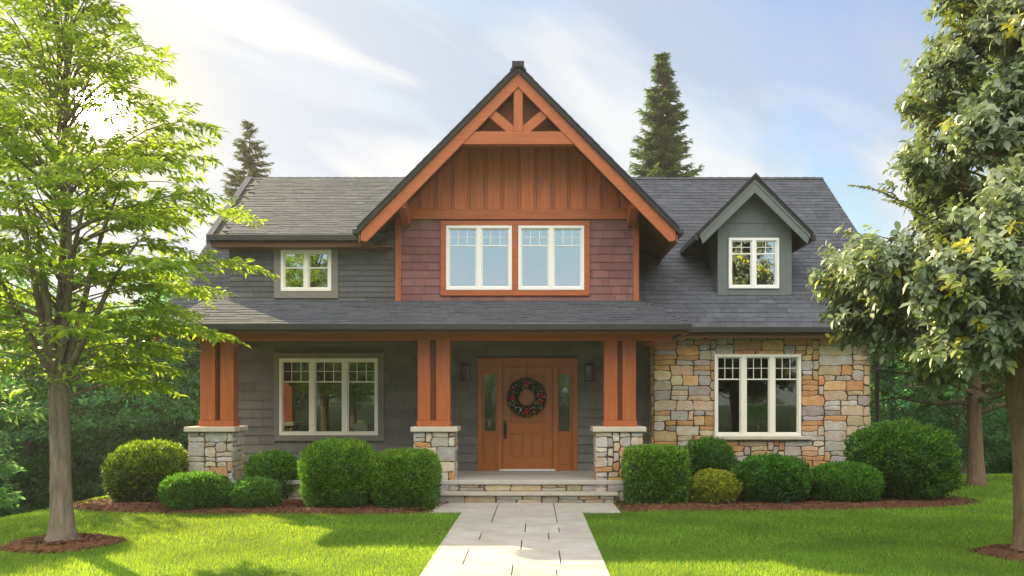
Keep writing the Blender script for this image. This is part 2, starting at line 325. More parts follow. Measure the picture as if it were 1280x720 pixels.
# walkway of large flags
WX0, WX1 = -1.16, 0.77
def walkway():
    b = MB(); b.box(WX0+.01, WX1-.01, -8, 14.12, -0.06, 0.004); b.box(-1.64, 1.36, 14.12, 15.46, -0.06, 0.004)
    b.build("walkway_bed", M['joint']); tag(bpy.data.objects["walkway_bed"], kind='structure')
    s = MB()
    def flag(x0, x1, y0, y1):
        j = 0.006; v = random.uniform(.86, 1.08); c = (v*random.uniform(.98, 1.03), v, v*random.uniform(.96, 1.03))
        t = 0.022 + random.uniform(-.002, .002)
        s.box(x0+j, x1-j, y0+j, y1-j, -0.05, t, c)
    flag(-1.65, -0.62, 14.12, 15.44); flag(-0.62, 0.33, 13.42, 15.44); flag(0.33, 1.37, 14.12, 15.44)
    y = 14.12
    flag(WX0, -0.62, 12.9, 14.12); flag(0.33, WX1, 12.9, 14.12); flag(-0.62, 0.33, 12.9, 13.42)
    # repeating random ashlar towards the viewer
    y = 12.9
    k = 0
    while y > -8:
        h = random.choice([0.62, 0.78, 0.95])
        if k % 2 == 0:
            xs = [WX0, -0.16 + random.uniform(-.08, .08), WX1]
            if k % 4 == 0: flag(xs[0], xs[1], y-h, y); flag(xs[1], xs[2], y-h*0.45, y); flag(xs[1], xs[1]+0.46, y-h, y-h*0.45); flag(xs[1]+0.46, xs[2], y-h, y-h*0.45)
            else: flag(xs[0], xs[1], y-h, y); flag(xs[1], xs[2], y-h, y)
        else:
            a = WX0+0.42+random.uniform(-.08, .1); bb = WX1-0.5+random.uniform(-.1, .08)
            flag(WX0, a, y-h, y); flag(a, bb, y-h, y); flag(bb, WX1, y-h, y)
        y -= h; k += 1
    o = s.build("walkway", M['paver'], bevel=0.005); tag(o, kind='structure')
walkway()

# grass blades
def lawn():
    parts = []
    for (y0, y1, dens, h, w) in ((7.0, 11.0, 2300, .046, .0062), (11.0, 14.0, 1500, .048, .008), (14.0, 18.0, 800, .05, .011), (18.0, 25.0, 420, .055, .016)):
        x0, x1 = -0.78*y1-0.5, 0.72*y1+0.5
        n = int((x1-x0)*(y1-y0)*dens); X = rng.uniform(x0, x1, n); Y = rng.uniform(y0, y1, n)
        keep = ~((X > WX0+.028) & (X < WX1-.028)) | (Y > 14.1)
        keep &= ~((X > -1.65) & (X < 1.37) & (Y > 14.13))
        keep &= ~((X > -6.6) & (X < 6.6) & (Y > 15.7)) | ((X > 2.3) & (Y < 17.6) & (X < 6.6))
        for p in (bedL, bedR, ringL, ringR): keep &= ~inside(p, X, Y)
        X, Y = X[keep], Y[keep]; n = len(X)
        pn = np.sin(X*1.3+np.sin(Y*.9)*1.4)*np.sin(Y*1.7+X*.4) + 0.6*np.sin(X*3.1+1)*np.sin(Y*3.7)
        hh = h*rng.uniform(.6, 1.25, n)*(1+.12*pn); ang = rng.uniform(0, 6.28, n); lean = rng.uniform(.1, .9, n)
        wv = w*rng.uniform(.7, 1.3, n)
        B = np.stack([X, Y, terrain(X, Y)-.004], 1)
        S = np.stack([np.cos(ang), np.sin(ang), np.zeros(n)], 1)*wv[:, None]*.5
        a2 = ang + rng.uniform(.6, 2.4, n)
        T = B + np.stack([np.cos(a2)*lean*hh, np.sin(a2)*lean*hh, hh], 1)
        V = np.stack([B-S, B+S, T], 1).reshape(-1, 3)
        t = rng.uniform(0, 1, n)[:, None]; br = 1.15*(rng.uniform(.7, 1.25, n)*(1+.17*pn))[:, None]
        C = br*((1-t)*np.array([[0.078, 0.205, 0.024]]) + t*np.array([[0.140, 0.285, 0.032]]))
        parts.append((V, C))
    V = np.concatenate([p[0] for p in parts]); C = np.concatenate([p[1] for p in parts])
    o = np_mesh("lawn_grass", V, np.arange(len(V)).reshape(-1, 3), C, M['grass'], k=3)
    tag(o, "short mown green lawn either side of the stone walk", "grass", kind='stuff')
lawn()

# ------------------------------------------------------------------ house
house = empty("house", (-0.3, 18, 0))
tag(house, "two-storey craftsman house with cedar gable, grey shingle roof and stone wall", "house")
house.location = (0, 0, 0)
YW, YG, YS, YD = 18.0, 17.4, 17.6, 18.2
FL = 0.38
YE, ZE, YR, ZR = 17.2, 3.20, 23.0, 7.52
SL = (ZR-ZE)/(YR-YE)
XL, XR = -7.35, 7.42
AX, AZ, YF = -0.30, 7.98, 16.5           # centre gable apex
DSL, DY0, DZ0 = (7.55-4.93)/(23.0-17.05), 17.05, 4.93   # shed dormer roof
PY0, PZ0, PSL = 15.4, 3.10, 0.31
def main_z(y): return ZE+SL*(y-YE)
def gab_z(x): return AZ-abs(x-AX)*1.01

def holed(b, x0, x1, z0, z1, y0, y1, holes, c=(1, 1, 1)):
    xs = sorted({x0, x1, *[h[0] for h in holes], *[h[1] for h in holes]}); zs = sorted({z0, z1, *[h[2] for h in holes], *[h[3] for h in holes]})
    for i in range(len(xs)-1):
        for j in range(len(zs)-1):
            cx, cz = (xs[i]+xs[i+1])/2, (zs[j]+zs[j+1])/2
            if not any(h[0] < cx < h[1] and h[2] < cz < h[3] for h in holes): b.box(xs[i], xs[i+1], y0, y1, zs[j], zs[j+1], c)
def siding(b, x0, x1, z0, z1, Y, holes, course=0.17, wmin=0.35, wmax=1.0, v=0.10, top=None, thick=0.034, wav=0.0):
    z = z0
    while z < z1-0.01:
        zt = min(z+course, z1); x = x0-random.uniform(0, wmax*.7)
        while x < x1:
            w = random.uniform(wmin, wmax); a, bb = max(x, x0), min(x+w, x1); x += w
            if bb-a < 0.01: continue
            segs = [(a, bb)]
            for h in holes:
                if h[2] < zt-.02 and h[3] > z+.02:
                    n = []
                    for s in segs:
                        if h[1] <= s[0] or h[0] >= s[1]: n.append(s); continue
                        if s[0] < h[0]: n.append((s[0], h[0]))
                        if s[1] > h[1]: n.append((h[1], s[1]))
                    segs = n
            k = random.uniform(1-v, 1+v); c = (k, k*random.uniform(.98, 1.02), k*random.uniform(.97, 1.03))
            for s in segs:
                if top and (zt > top(s[0])+.05 or zt > top(s[1])+.05): continue
                j = 0.0035; zb = z - random.uniform(0, wav); e = random.uniform(0, .003)
                p0, p1 = s[0]+j, s[1]-j
                if p1-p0 < .01: continue
                b.add([(p0, Y-thick-e, zb), (p1, Y-thick-e, zb), (p1, Y-.004, zt+.012), (p0, Y-.004, zt+.012), (p0, Y+.01, zb), (p1, Y+.01, zb)],
                      [(0, 1, 2, 3), (4, 5, 1, 0), (0, 3, 4), (1, 5, 2)], c)
        z = zt
def shingles(b, org, u, v, wid, length, course=0.175, tab=0.32, keep=None, thick=0.022, var=0.16):
    org, u, v = Vector(org), Vector(u).normalized(), Vector(v).normalized(); n = u.cross(v)
    if n.z < 0: n = -n
    k = 0; s = 0.0
    while s < length-0.02:
        e = min(s+course, length); row = random.uniform(.94, 1.06)
        x = -random.uniform(0, tab)
        while x < wid:
            w = tab*random.uniform(.6, 1.3); a, bb = max(0, x), min(wid, x+w); x += w
            if bb-a < .01: continue
            ctr = org+u*(a+bb)/2+v*(s+e)/2
            if keep and not keep(ctr): continue
            c = row*random.uniform(1-var, 1+var); t = thick*random.uniform(.8, 1.15); sj = s-random.uniform(0, .008)
            P = [org+u*(a+.002)+v*sj+n*t, org+u*(bb-.002)+v*sj+n*t, org+u*(bb-.002)+v*(e+.03)+n*.010, org+u*(a+.002)+v*(e+.03)+n*.010,
                 org+u*(a+.002)+v*sj, org+u*(bb-.002)+v*sj]
            b.add(P, [(0, 1, 2, 3), (4, 5, 1, 0), (0, 3, 4), (1, 5, 2)], (c*.99, c, c*1.02))
        s = e
PAL_WALL = [(.50, .31, .14), (.48, .29, .14), (.52, .37, .20), (.46, .25, .12), (.50, .28, .14), (.38, .35, .32), (.42, .40, .37), (.48, .42, .33), (.34, .31, .28), (.55, .46, .32), (.46, .36, .25), (.50, .40, .27), (.47, .45, .42)]
PAL_PED = [(.46, .42, .35), (.50, .47, .42), (.38, .37, .35), (.44, .40, .33), (.52, .46, .36), (.42, .41, .40), (.35, .33, .31), (.47, .28, .14), (.50, .42, .29)]
PAL_STEP = [(.36, .33, .27), (.40, .34, .24), (.33, .31, .28), (.42, .36, .25), (.36, .34, .32)]
def stones(b, u0, u1, v0, v1, to3, pal, holes=(), cw=0.112, ch=0.10, sizes=((3, 1), (4, 1), (5, 1), (4, 2), (3, 2), (5, 2), (2, 1), (6, 2), (3, 1), (4, 2), (2, 2)), d0=0.03):
    nu = max(1, round((u1-u0)/cw)); nv = max(1, round((v1-v0)/ch)); du = (u1-u0)/nu; dv = (v1-v0)/nv
    occ = [[False]*nu for _ in range(nv)]
    for j in range(nv):
        for i in range(nu):
            cu, cv = u0+(i+.5)*du, v0+(j+.5)*dv
            if any(h[0] < cu < h[1] and h[2] < cv < h[3] for h in holes): occ[j][i] = True
    # wobbly course and joint lines so that the stones are not ruled
    ju = [[random.uniform(-.15, .15)*du for _ in range(nu+1)] for _ in range(nv+1)]; jv = [[random.uniform(-.15, .15)*dv for _ in range(nu+1)] for _ in range(nv+1)]
    def G(i, j):
        a = 0 if i in (0, nu) else ju[j][i]; c = 0 if j in (0, nv) else jv[j][i]
        return (u0+i*du+a, v0+j*dv+c)
    for j in range(nv):
        for i in range(nu):
            if occ[j][i]: continue
            opts = [s for s in sizes]; random.shuffle(opts)
            for (w, h) in opts + [(2, 1), (1, 2), (1, 1)]:
                if i+w > nu or j+h > nv: continue
                if all(not occ[y][x] for y in range(j, j+h) for x in range(i, i+w)): break
            else: w = h = 1
            if i+w > nu: w = nu-i
            for y in range(j, min(j+h, nv)):
                for x in range(i, i+w): occ[y][x] = True
            h = min(h, nv-j)
            per = []
            for x in range(i, i+w): per.append((x, j))
            for y in range(j, j+h): per.append((i+w, y))
            for x in range(i+w, i, -1): per.append((x, j+h))
            for y in range(j+h, j, -1): per.append((i, y))
            pts = [Vector((*G(*p), 0)) for p in per]; c0 = sum(pts, Vector())/len(pts)
            corners = {(i, j), (i+w, j), (i+w, j+h), (i, j+h)}
            O = []; I = []
            for p, q in zip(per, pts):
                dd = c0-q; dl = max(dd.length, 1e-6)
                rnd = random.uniform(.004, .022) if p in corners else 0.0
                q1 = q + Vector((math.copysign(1, dd.x)*(.0045 if abs(dd.x) > .01 else 0), math.copysign(1, dd.y)*(.0045 if abs(dd.y) > .01 else 0), 0)) + dd/dl*rnd
                q2 = q1 + Vector((math.copysign(min(.011, abs(dd.x)*.3), dd.x), math.copysign(min(.011, abs(dd.y)*.3), dd.y), 0))
                O.append(q1); I.append(q2)
            dep = d0*random.uniform(.65, 1.3); n = len(O); tl = (random.uniform(-.01, .01), random.uniform(-.01, .01))
            base = random.choice(pal); k = random.uniform(.85, 1.15); c = tuple(min(1, x*k*random.uniform(.95, 1.05)) for x in base)
            V = [to3(p.x, p.y, 0.0) for p in O] + [to3(p.x, p.y, dep*.86) for p in O] + [to3(p.x, p.y, dep+(p.x-c0.x)*tl[0]+random.uniform(-.002, .002)) for p in I] + [to3(c0.x, c0.y, dep*1.03)]
            fs = [(a, (a+1) % n, n+(a+1) % n, n+a) for a in range(n)] + [(n+a, n+(a+1) % n, 2*n+(a+1) % n, 2*n+a) for a in range(n)] + [(2*n+a, 2*n+(a+1) % n, 3*n) for a in range(n)]
            b.add(V, fs, c)

# windows --------------------------------------------------------------
def window(x0, x1, z0, z1, Y, n, fmat, gmat, casing=None, grille='prairie', bars=(2, 1), label=None, mull=0.10):
    """white window unit: frame (the part), casing, panes and grille as its sub-parts"""
    fr = MB(); t = 0.055; ya, yb = Y-.05, Y+.06
    fr.box(x0, x1, ya, yb, z0, z0+t); fr.box(x0, x1, ya, yb, z1-t, z1); fr.box(x0, x0+t, ya, yb, z0+t, z1-t); fr.box(x1-t, x1, ya, yb, z0+t, z1-t)
    sw = (x1-x0-2*t-(n-1)*mull)/n; cells = []
    for i in range(n):
        a = x0+t+i*(sw+mull); cells.append((a, a+sw))
        if i: fr.box(a-mull, a, ya, yb, z0+t, z1-t)
        s = 0.022; y2, y3 = Y-.02, Y+.04
        fr.box(a, a+sw, y2, y3, z0+t, z0+t+s); fr.box(a, a+sw, y2, y3, z1-t-s, z1-t); fr.box(a, a+s, y2, y3, z0+t+s, z1-t-s); fr.box(a+sw-s, a+sw, y2, y3, z0+t+s, z1-t-s)
    w = fr.build("window", fmat, house, bevel=0.004)
    if label: w["label"] = label
    for (a, bb) in cells:
        p = MB(); p.box(a+.01, bb-.01, Y+.008, Y+.014, z0+t+.01, z1-t-.01); p.build("pane", gmat, w)
    gr = MB(); h = z1-z0-2*t
    for (a, bb) in cells:
        k = 0.009; ww = bb-a
        zc = z1-t-h*(0.29 if grille == 'prairie' else 0.42)
        gr.box(a+.02, bb-.02, Y-.012, Y+.004, zc-k*1.3, zc+k*1.3)
        if grille == 'prairie':
            for q in range(1, bars[0]+1): xx = a+ww*q/(bars[0]+1); gr.box(xx-k*.7, xx+k*.7, Y-.008, Y+.003, zc+k, z1-t-.02)
            zz = zc+(z1-t-zc)*0.5; gr.box(a+.02, bb-.02, Y-.006, Y+.002, zz-k*.6, zz+k*.6)
    gr.build("grille", fmat, w)
    if casing:
        cm, cx0, cx1, cz0, cz1 = casing; c = MB(); y2, y3 = Y-.055+.012, Y+.03
        c.box(cx0, cx1, y2, y3, cz0, z0); c.box(cx0, cx1, y2, y3, z1, cz1); c.box(cx0, x0, y2, y3, z0, z1); c.box(x1, cx1, y2, y3, z0, z1)
        c.build("casing", cm, w, bevel=0.005)
    return w

W_PORCH = (-5.13, -3.145, 1.093, 2.64)
W_STONE = (3.54, 5.24, 1.09, 2.70)
W_SHED = (-4.93, -3.95, 3.92, 4.72)
W_G1 = (-1.716, -0.437, 3.94, 5.19); W_G2 = (-0.312, 0.967, 3.94, 5.19)
W_D = (3.95, 4.975, 4.07, 5.10)
DOOR = (-1.145, 0.87, FL, 2.62)

def grow(h, e): return (h[0]-e, h[1]+e, h[2]-e, h[3]+e)
# wall bodies
b = MB(); holed(b, -6.6, 2.35, FL-.02, 3.02, YW, YW+.14, [W_PORCH, DOOR]); b.build("porch_wall_core", M['inside'], house).name = "porch_wall"
b = MB(); siding(b, -6.6, 2.35, FL, 3.0, YW, [grow(W_PORCH, .10), grow(DOOR, .0)], 0.178, 0.45, 1.3, 0.15); b.build("shingle_siding", M['siding'], house)
b = MB(); holed(b, 2.35, 6.6, -0.1, 3.08, YS, YW+.14, [W_STONE]); b.build("stone_wall_core", M['mortar'], house).name = "stone_wall"
sw = bpy.data.objects["stone_wall"]
b = MB(); stones(b, 2.35, 6.6, 0.0, 3.08, lambda u, v, d: (u, YS-d, v), PAL_WALL, [grow(W_STONE, .0)])
stones(b, YS, YW, 0.3, 3.0, lambda u, v, d: (2.35-d, u, v), PAL_WALL); stones(b, YS, 24.0, -0.1, 3.08, lambda u, v, d: (6.6+d, u, v), PAL_WALL)
b.build("stone_veneer", M['stone'], sw)
# body: side, back and inner walls (gable-ended)
b = MB()
for xs in (-6.6, 6.46):
    b.prism([(YW, -.3), (28.4, -.3), (28.4, 3.2), (23.0, main_z(23.0)-.2), (YW, main_z(YW)-.25)], 'x', xs, xs+.14)
b.box(-6.6, 6.6, 28.26, 28.4, -.3, 3.2); b.box(-6.46, 6.46, YW+.14, 28.26, FL-.12, FL-.02); b.box(-6.46, 6.46, YW+.16, 28.26, 3.1, 3.2)
b.box(-6.46, 6.46, 22.5, 22.6, FL, 3.1); b.box(-2.4, -2.3, YW+.15, 22.5, FL, 3.1); b.box(1.6, 1.7, YW+.15, 22.5, FL, 3.1)
b.box(-5.3, 5.2, 21.0, 21.1, 3.2, 5.6)
b.build("wall", M['siding_roof'], house)
b = MB(); siding_pts = None
b.box(-6.6, 2.3, 15.82, YW, -.2, FL-.10); b.box(-6.6, 6.6, YW, 28.3, -1.5, FL-.14); b.build("foundation", M['mortar'], house)

# shed dormer on the left ---------------------------------------------------
b = MB(); holed(b, -5.95, -2.6, 3.55, 4.95, YG, YG+.12, [W_SHED]); 
b.prism([(YG+.12, 3.3), (YG+.12, 4.95), (22.0, DZ0+DSL*(22.0-DY0)-.1), (22.0, 6.5)], 'x', -5.95, -5.85)
b.build("shed_dormer_wall", M['siding_roof'], house)
b = MB(); siding(b, -5.95, -2.72, 3.70, 4.92, YG, [grow(W_SHED, .09)], 0.105, 0.3, .9, 0.16, thick=.022); b.build("dormer_siding", M['siding_roof'], house)
window(*W_SHED, YG, 2, M['cream'], M['glass_up'], (M['trimg'], -5.07, -3.82, 3.78, 4.80), 'single', label="small two-sash window with one bar per sash", mull=.075)
# main roof ------------------------------------------------------------------
def valley_y(x): return YE+(gab_z(x)-ZE)/SL
b = MB()
th = (0, 0, -0.12)
b.slab([(XL, YE, ZE), (-5.9, YE, ZE), (-5.9, YR, ZR), (XL, YR, ZR)], th)
b.slab([(1.99, YE, ZE), (XR, YE, ZE), (XR, YR, ZR), (0.25, YR, ZR), (0.25, valley_y(.25)-.2, main_z(valley_y(.25)-.2)), (1.99, valley_y(1.99)-.4, main_z(valley_y(1.99)-.4))], th)
b.slab([(XL, YR, ZR), (XR, YR, ZR), (XR, 28.8, ZE), (XL, 28.8, ZE)], th)
roof = b.build("roof", M['deck'], house)
b = MB(); L = math.hypot(YR-YE, ZR-ZE)
def keep_main(p):
    if p.x < -5.9: return True
    if p.x < 0.0: return False
    return p.z > gab_z(p.x)-.15 or p.x > 2.02
shingles(b, (XL, YE, ZE), (1, 0, 0), (0, YR-YE, ZR-ZE), XR-XL, L, keep=keep_main)
shingles(b, (XL, 28.8, ZE), (1, 0, 0), (0, YR-28.8, ZR-ZE), XR-XL, math.hypot(5.8, ZR-ZE), course=.35, tab=.9)
for i in range(60):
    x = XL+i*(XR-XL)/60; c = random.uniform(.7, 1.0)
    b.add([(x, YR-.14, ZR-.085+.03), (x+.25, YR-.14, ZR-.085+.03), (x+.25, YR, ZR+.03), (x, YR, ZR+.04), (x+.25, YR+.14, ZR-.055), (x, YR+.14, ZR-.055)], [(0, 1, 2, 3), (3, 2, 4, 5)], (c, c, c))
b.build("shingles", M['shingle'], roof)
b = MB(); b.slab([(-6.2, DY0, DZ0), (-3.05, DY0, DZ0), (-0.5, YR, 7.53), (-7.35, YR, 7.53)], th); b.slab([(-3.05, DY0, DZ0), (-2.72, YG, DZ0+DSL*(YG-DY0)), (-0.5, YR, 7.53)], th); droof = b.build("shed_dormer_roof", M['deck'], house)
b = MB()
shingles(b, (-7.35, DY0, DZ0), (1, 0, 0), (0, YR-DY0, 7.53-DZ0), 7.0, math.hypot(YR-DY0, 7.53-DZ0), course=.185, keep=lambda p: (p.z > gab_z(p.x)-.15 or p.x < -2.95) and p.x > -5.98-(p.y-DY0)*.193)
b.build("shingles", M['shingle'], droof)
b = MB(); b.slab([(-6.26, DY0-.03, DZ0-.14), (-7.42, YR, 7.40), (-7.26, YR, 7.40), (-6.14, DY0-.03, DZ0-.14)], (0, 0, .163)); b.build("rake_board", M['gutter'], droof)
b = MB(); b.box(-6.2, -3.16, DY0-.10, DY0, DZ0-.10, DZ0+.02); b.build("gutter", M['gutter'], house, bevel=.012)
b = MB(); b.box(-6.18, -3.10, DY0+.002, DY0+.04, DZ0-.20, DZ0-.01); b.box(-6.16, -2.76, DY0+.04, YG-.02, DZ0-.20, DZ0-.17); b.build("fascia", M['fascia'], house)
# rake boards at the two ends of the main roof
b = MB()
for x in (XL, XR-.04):
    b = MB(); b.prism([(YE, ZE-.13), (YR, ZR-.13), (28.8, ZE-.13), (28.8, ZE-.36), (YR, ZR-.36), (YE, ZE-.36)], 'x', x, x+.04); b.build("rake_board", M['fascia'], house)
# right eave: gutter, fascia, soffit, downspout
b = MB(); b.box(2.68, XR, YE-.12, YE, ZE-.11, ZE+.01); b.build("gutter", M['gutter'], house, bevel=.014)
b = MB(); b.box(2.4, XR-.02, YE+.002, YE+.04, ZE-.20, ZE-.02); b.box(2.4, XR-.06, YE+.04, YS+.1, ZE-.17, ZE-.14); b.build("fascia", M['fascia'], house)
b = MB(); b.tube([(6.60, YE-.06, 3.1), (6.62, YE-.04, 2.98), (6.70, YE+.12, 2.82), (6.71, YS-.12, 2.66), (6.71, YS-.12, 0.4), (6.71, YS-.12, .15), (6.76, YS-.3, .07)], [.045]*7, 10)
ds = b.build("downspout", M['gutter'], house, smooth=True)
b = MB()
for z in (2.4, 1.0): b = MB(); b.box(6.655, 6.765, YS-.175, YS-.03, z, z+.03); b.build("strap", M['gutter'], ds)

# porch roof -----------------------------------------------------------------
PXL = -6.45
b = MB()
b.slab([(PXL, PY0, PZ0), (2.65, PY0, PZ0), (2.08, YG, PZ0+PSL*(YG-PY0)), (PXL, YG, PZ0+PSL*(YG-PY0))], (0, 0, -.08))
b.slab([(PXL, YG, PZ0+PSL*(YG-PY0)), (-5.9, YG, PZ0+PSL*(YG-PY0)), (-5.9, 18.4, PZ0+PSL*(18.4-PY0)), (PXL, 18.4, PZ0+PSL*(18.4-PY0))], (0, 0, -.08))
b.slab([(2.65, PY0, PZ0-.002), (2.08, YG, PZ0+PSL*(YG-PY0)-.002), (2.08, YG, 3.3), (2.62, YG, 3.3)], (0, 0, -.1))
proof = b.build("porch_roof", M['deck'], house)
def kp(p):
    if p.y > YG+.02: return p.x < -5.9
    return p.x < 2.65-(p.y-PY0)*0.285
b = MB(); shingles(b, (PXL, PY0, PZ0), (1, 0, 0), (0, 1, PSL), 9.2, 3.12, course=.155, keep=kp, thick=.024)
for i in range(12):     # hip caps and the short hip side
    t0, t1 = i/12, (i+1.25)/12; c = random.uniform(.75, 1)
    P0 = Vector((2.65-.57*t0, PY0+2*t0, PZ0+PSL*2*t0+.035)); P1 = Vector((2.65-.57*t1, PY0+2*t1, PZ0+PSL*2*t1+.022))
    b.add([P0+Vector((-.13, 0, -.02)), P0, P1, P1+Vector((-.13, 0, -.02)), P0+Vector((.10, .02, -.07)), P1+Vector((.10, .02, -.07))], [(0, 1, 2, 3), (1, 4, 5, 2)], (c, c, c))
b.build("shingles", M['shingle'], proof)
b = MB(); b.box(PXL, 2.70, PY0-.12, PY0, PZ0-.105, PZ0+.012); b.build("gutter", M['gutter'], house, bevel=.014)
b = MB(); b.box(PXL, 2.66, PY0+.002, PY0+.05, PZ0-.16, PZ0-.07); b.box(PXL, PXL+.05, PY0+.05, YW, PZ0-.16, PZ0+.1); b.box(2.6, 2.65, PY0+.05, YE-.03, PZ0-.16, PZ0+.03); b.build("fascia", M['fascia'], house)
b = MB(); b.box(PXL+.05, 2.6, PY0+.05, YW-.02, PZ0-.12, PZ0-.09); b.build("porch_ceiling", M['soffit'], house)
b = MB(); b.box(-6.1, 2.45, 15.93, 16.21, 2.87, 3.0); b.box(-6.08, -5.85, 16.21, YW-.03, 2.87, 3.0); b.box(2.17, 2.40, 16.21, YW-.03, 2.87, 3.0); b.build("porch_beam", M['woodh'], house, bevel=.006)
b = MB(); b.box(-2.74, 2.07, YG-.03, YG-.012, 3.70, 3.735); b.box(-5.95, -2.74, YG-.03, YG-.012, 3.69, 3.72); b.build("flashing", M['gutter'], house)

# centre gable -----------------------------------------------------------------
b = MB(); cas = (-1.825, 1.076, 3.83, 5.28)
holed(b, -2.68, 2.01, 3.60, 5.40, YG, YG+.12, [W_G1, W_G2]); b.prism([(-2.68, 5.40), (2.01, 5.40), (2.01, gab_z(2.01)-.13), (AX, AZ-.13), (-2.68, gab_z(-2.68)-.13)], 'y', YG, YG+.12)
for x in (-2.68, 1.91): b.box(x, x+.10, YG+.12, 20.2, 3.3, 5.38)
b.build("gable_wall", M['gable_shade'], house)
b = MB(); siding(b, -2.60, 1.93, 3.72, 5.31, YG, [grow(cas, -.03)], 0.155, 0.14, 0.42, 0.17, wav=.008, thick=.022); b.build("shingle_siding", M['burgundy'], house)
# board and batten: boards clipped by the roof slope
b = MB(); bt = MB(); x = -2.62; pitch = 0.322
def top_of(x): return gab_z(x)-.2
xs = list(np.arange(AX-7*pitch, AX+7*pitch+.01, pitch))
for a, c in zip(xs[:-1], xs[1:]):
    a2, c2 = max(a, -2.66), min(c, 2.0); k = random.uniform(.9, 1.08)
    if top_of((a2+c2)/2) < 5.5: continue
    e = .030; k *= 1.25; b.slab([(a2+e, YG-.02, 5.49), (c2-e, YG-.02, 5.49), (c2-e, YG-.02, max(5.5, top_of(c2-e))), (a2+e, YG-.02, max(5.5, top_of(a2+e)))], (0, .019, 0), (k, k, k))  # gaps bare the dark core, drawing shadow lines beside the battens
for a in xs:
    if top_of(a) > 5.55 and -2.6 < a < 1.95: bt.box(a-.021, a+.021, YG-.050, YG-.001, 5.50, top_of(a)-.02, (.95, .95, .95))
b.build("board_panel", M['wood'], house); bt.build("battens", M['wood'], house, bevel=.004)
b = MB(); b.box(-2.60, 1.93, YG-.05, YG-.01, 5.315, 5.51); b.build("belt_board", M['woodh'], house, bevel=.006)
for x0, x1 in ((-2.71, -2.595), (1.92, 2.035)):
    b = MB(); b.box(x0, x1, YG-.045, YG+.1, 3.70, gab_z(x0 if x0 < 0 else x1)-.19); b.build("corner_board", M['wood'], house, bevel=.006)
# roof slabs
HE = 2.97
for s in (-1, 1):
    xe = AX+s*HE; ze = gab_z(xe)
    b = MB(); b.slab([(AX, YF-.05, AZ), (xe, YF-.05, ze), (xe, 23.3, ze), (AX, 23.3, AZ)], (0, 0, -.12)); gr_ = b.build("gable_roof", M['deck'], house)
    b = MB(); ln = math.hypot(HE, HE*1.01)
    def kg(p): return p.y < 19.9 or p.z > main_z(p.y)-.3
    shingles(b, (xe, YF-.07, ze), (0, 1, 0), (-s, 0, 1.01), 6.9, ln, keep=kg)
    b.build("shingles", M['shingle'], gr_)
    # soffit and rake fascia
    b = MB(); b.slab([(AX, YF+.06, AZ-.123), (xe-s*.03, YF+.06, gab_z(xe-s*.03)-.123), (xe-s*.03, 20.2, gab_z(xe-s*.03)-.123), (AX, 20.2, AZ-.123)], (0, 0, -.035)); b.build("soffit", M['soffit'], house)
    b = MB(); f = 0.27; xq = xe-s*.06
    b.slab([(AX, YF, AZ-.122), (xq, YF, gab_z(xq)-.122), (xq, YF, gab_z(xq)-.122-f*.62), (xq-s*.11, YF, gab_z(xq)-.122-f*.72), (AX, YF, AZ-.122-f)], (0, .055, 0)); b.build("rake_fascia", M['woodh'], house, bevel=.005)
    b = MB(); b.slab([(xe-s*.02, YF, ze-.125), (xe-s*.02, 19.7, ze-.125), (xe-s*.02, 19.7, ze-.27), (xe-s*.02, YF, ze-.27)], (-s*.03, 0, 0)); b.build("fascia", M['fascia'], house)
    b = MB(); b.box(min(xe, xe+s*.09), max(xe, xe+s*.09), YF-.04, 19.6, ze-.12, ze-.02); b.build("gutter", M['gutter'], house, bevel=.012)
    # bracket under the rake
    xb = AX+s*2.18; b = MB(); zt = gab_z(xb+s*.08)-.165
    b.prism([(YF+.06, zt-.0), (YG-.01, zt-.0), (YG-.01, zt-.36), (YG-.12, zt-.36), (YF+.12, zt-.17), (YF+.06, zt-.17)], 'x', xb-.075, xb+.075); b.build("bracket", M['wood'], house, bevel=.006)
b = MB()
for i in range(30):
    y = YF-.09+i*.23; c = random.uniform(.7, .95)
    for s in (-1, 1): b.add([(AX, y, AZ+.055), (AX+s*.15, y, AZ+.055-.15), (AX+s*.15, y+.28, AZ+.045-.15), (AX, y+.28, AZ+.035), (AX, y, AZ+.01), (AX+s*.15, y, AZ-.14)], [(0, 1, 2, 3), (0, 4, 5, 1)], (c, c, c))
b.box(AX-.11, AX+.11, YF-.10, YF+.4, AZ-.05, AZ+.05, (.5, .5, .5)); b.build("ridge_cap", M['shingle'], house)
b = MB(); b.prism([(AX-2.4, gab_z(AX-2.4)-.16), (AX+2.4, gab_z(AX+2.4)-.16), (AX, AZ-.16)], 'y', 23.15, 23.25); b.build("back_gable_wall", M['siding_roof'], house)
# truss
b = MB(); b.box(-1.33, 0.73, YF+.02, YF+.20, 6.53, 6.77); b.build("collar_beam", M['woodh'], house, bevel=.008)
b = MB(); b.box(AX-.085, AX+.085, YF+.03, YF+.19, 6.771, 7.62); b.build("king_post", M['wood'], house, bevel=.008)
for s in (-1, 1):
    b = MB(); p0, p1 = Vector((AX+s*.10, 0, 6.78)), Vector((AX+s*.56, 0, 7.17)); d = (p1-p0).normalized(); n = Vector((-d.z, 0, d.x))*.085
    b.prism([((p0-n).x, (p0-n).z), ((p1-n+d*.1).x, (p1-n+d*.1).z), ((p1+n+d*.1).x, (p1+n+d*.1).z), ((p0+n).x, (p0+n).z)], 'y', YF+.045, YF+.175); b.build("strut", M['wood'], house, bevel=.006)
b = MB(); b.prism([(AX-.98, 6.60), (AX+.98, 6.60), (AX, 7.62)], 'y', YF+.30, YF+.33); b.build("gable_shade_panel", M['gable_shade'], house)  # added sheet behind the truss, its dark colour paints the shade there
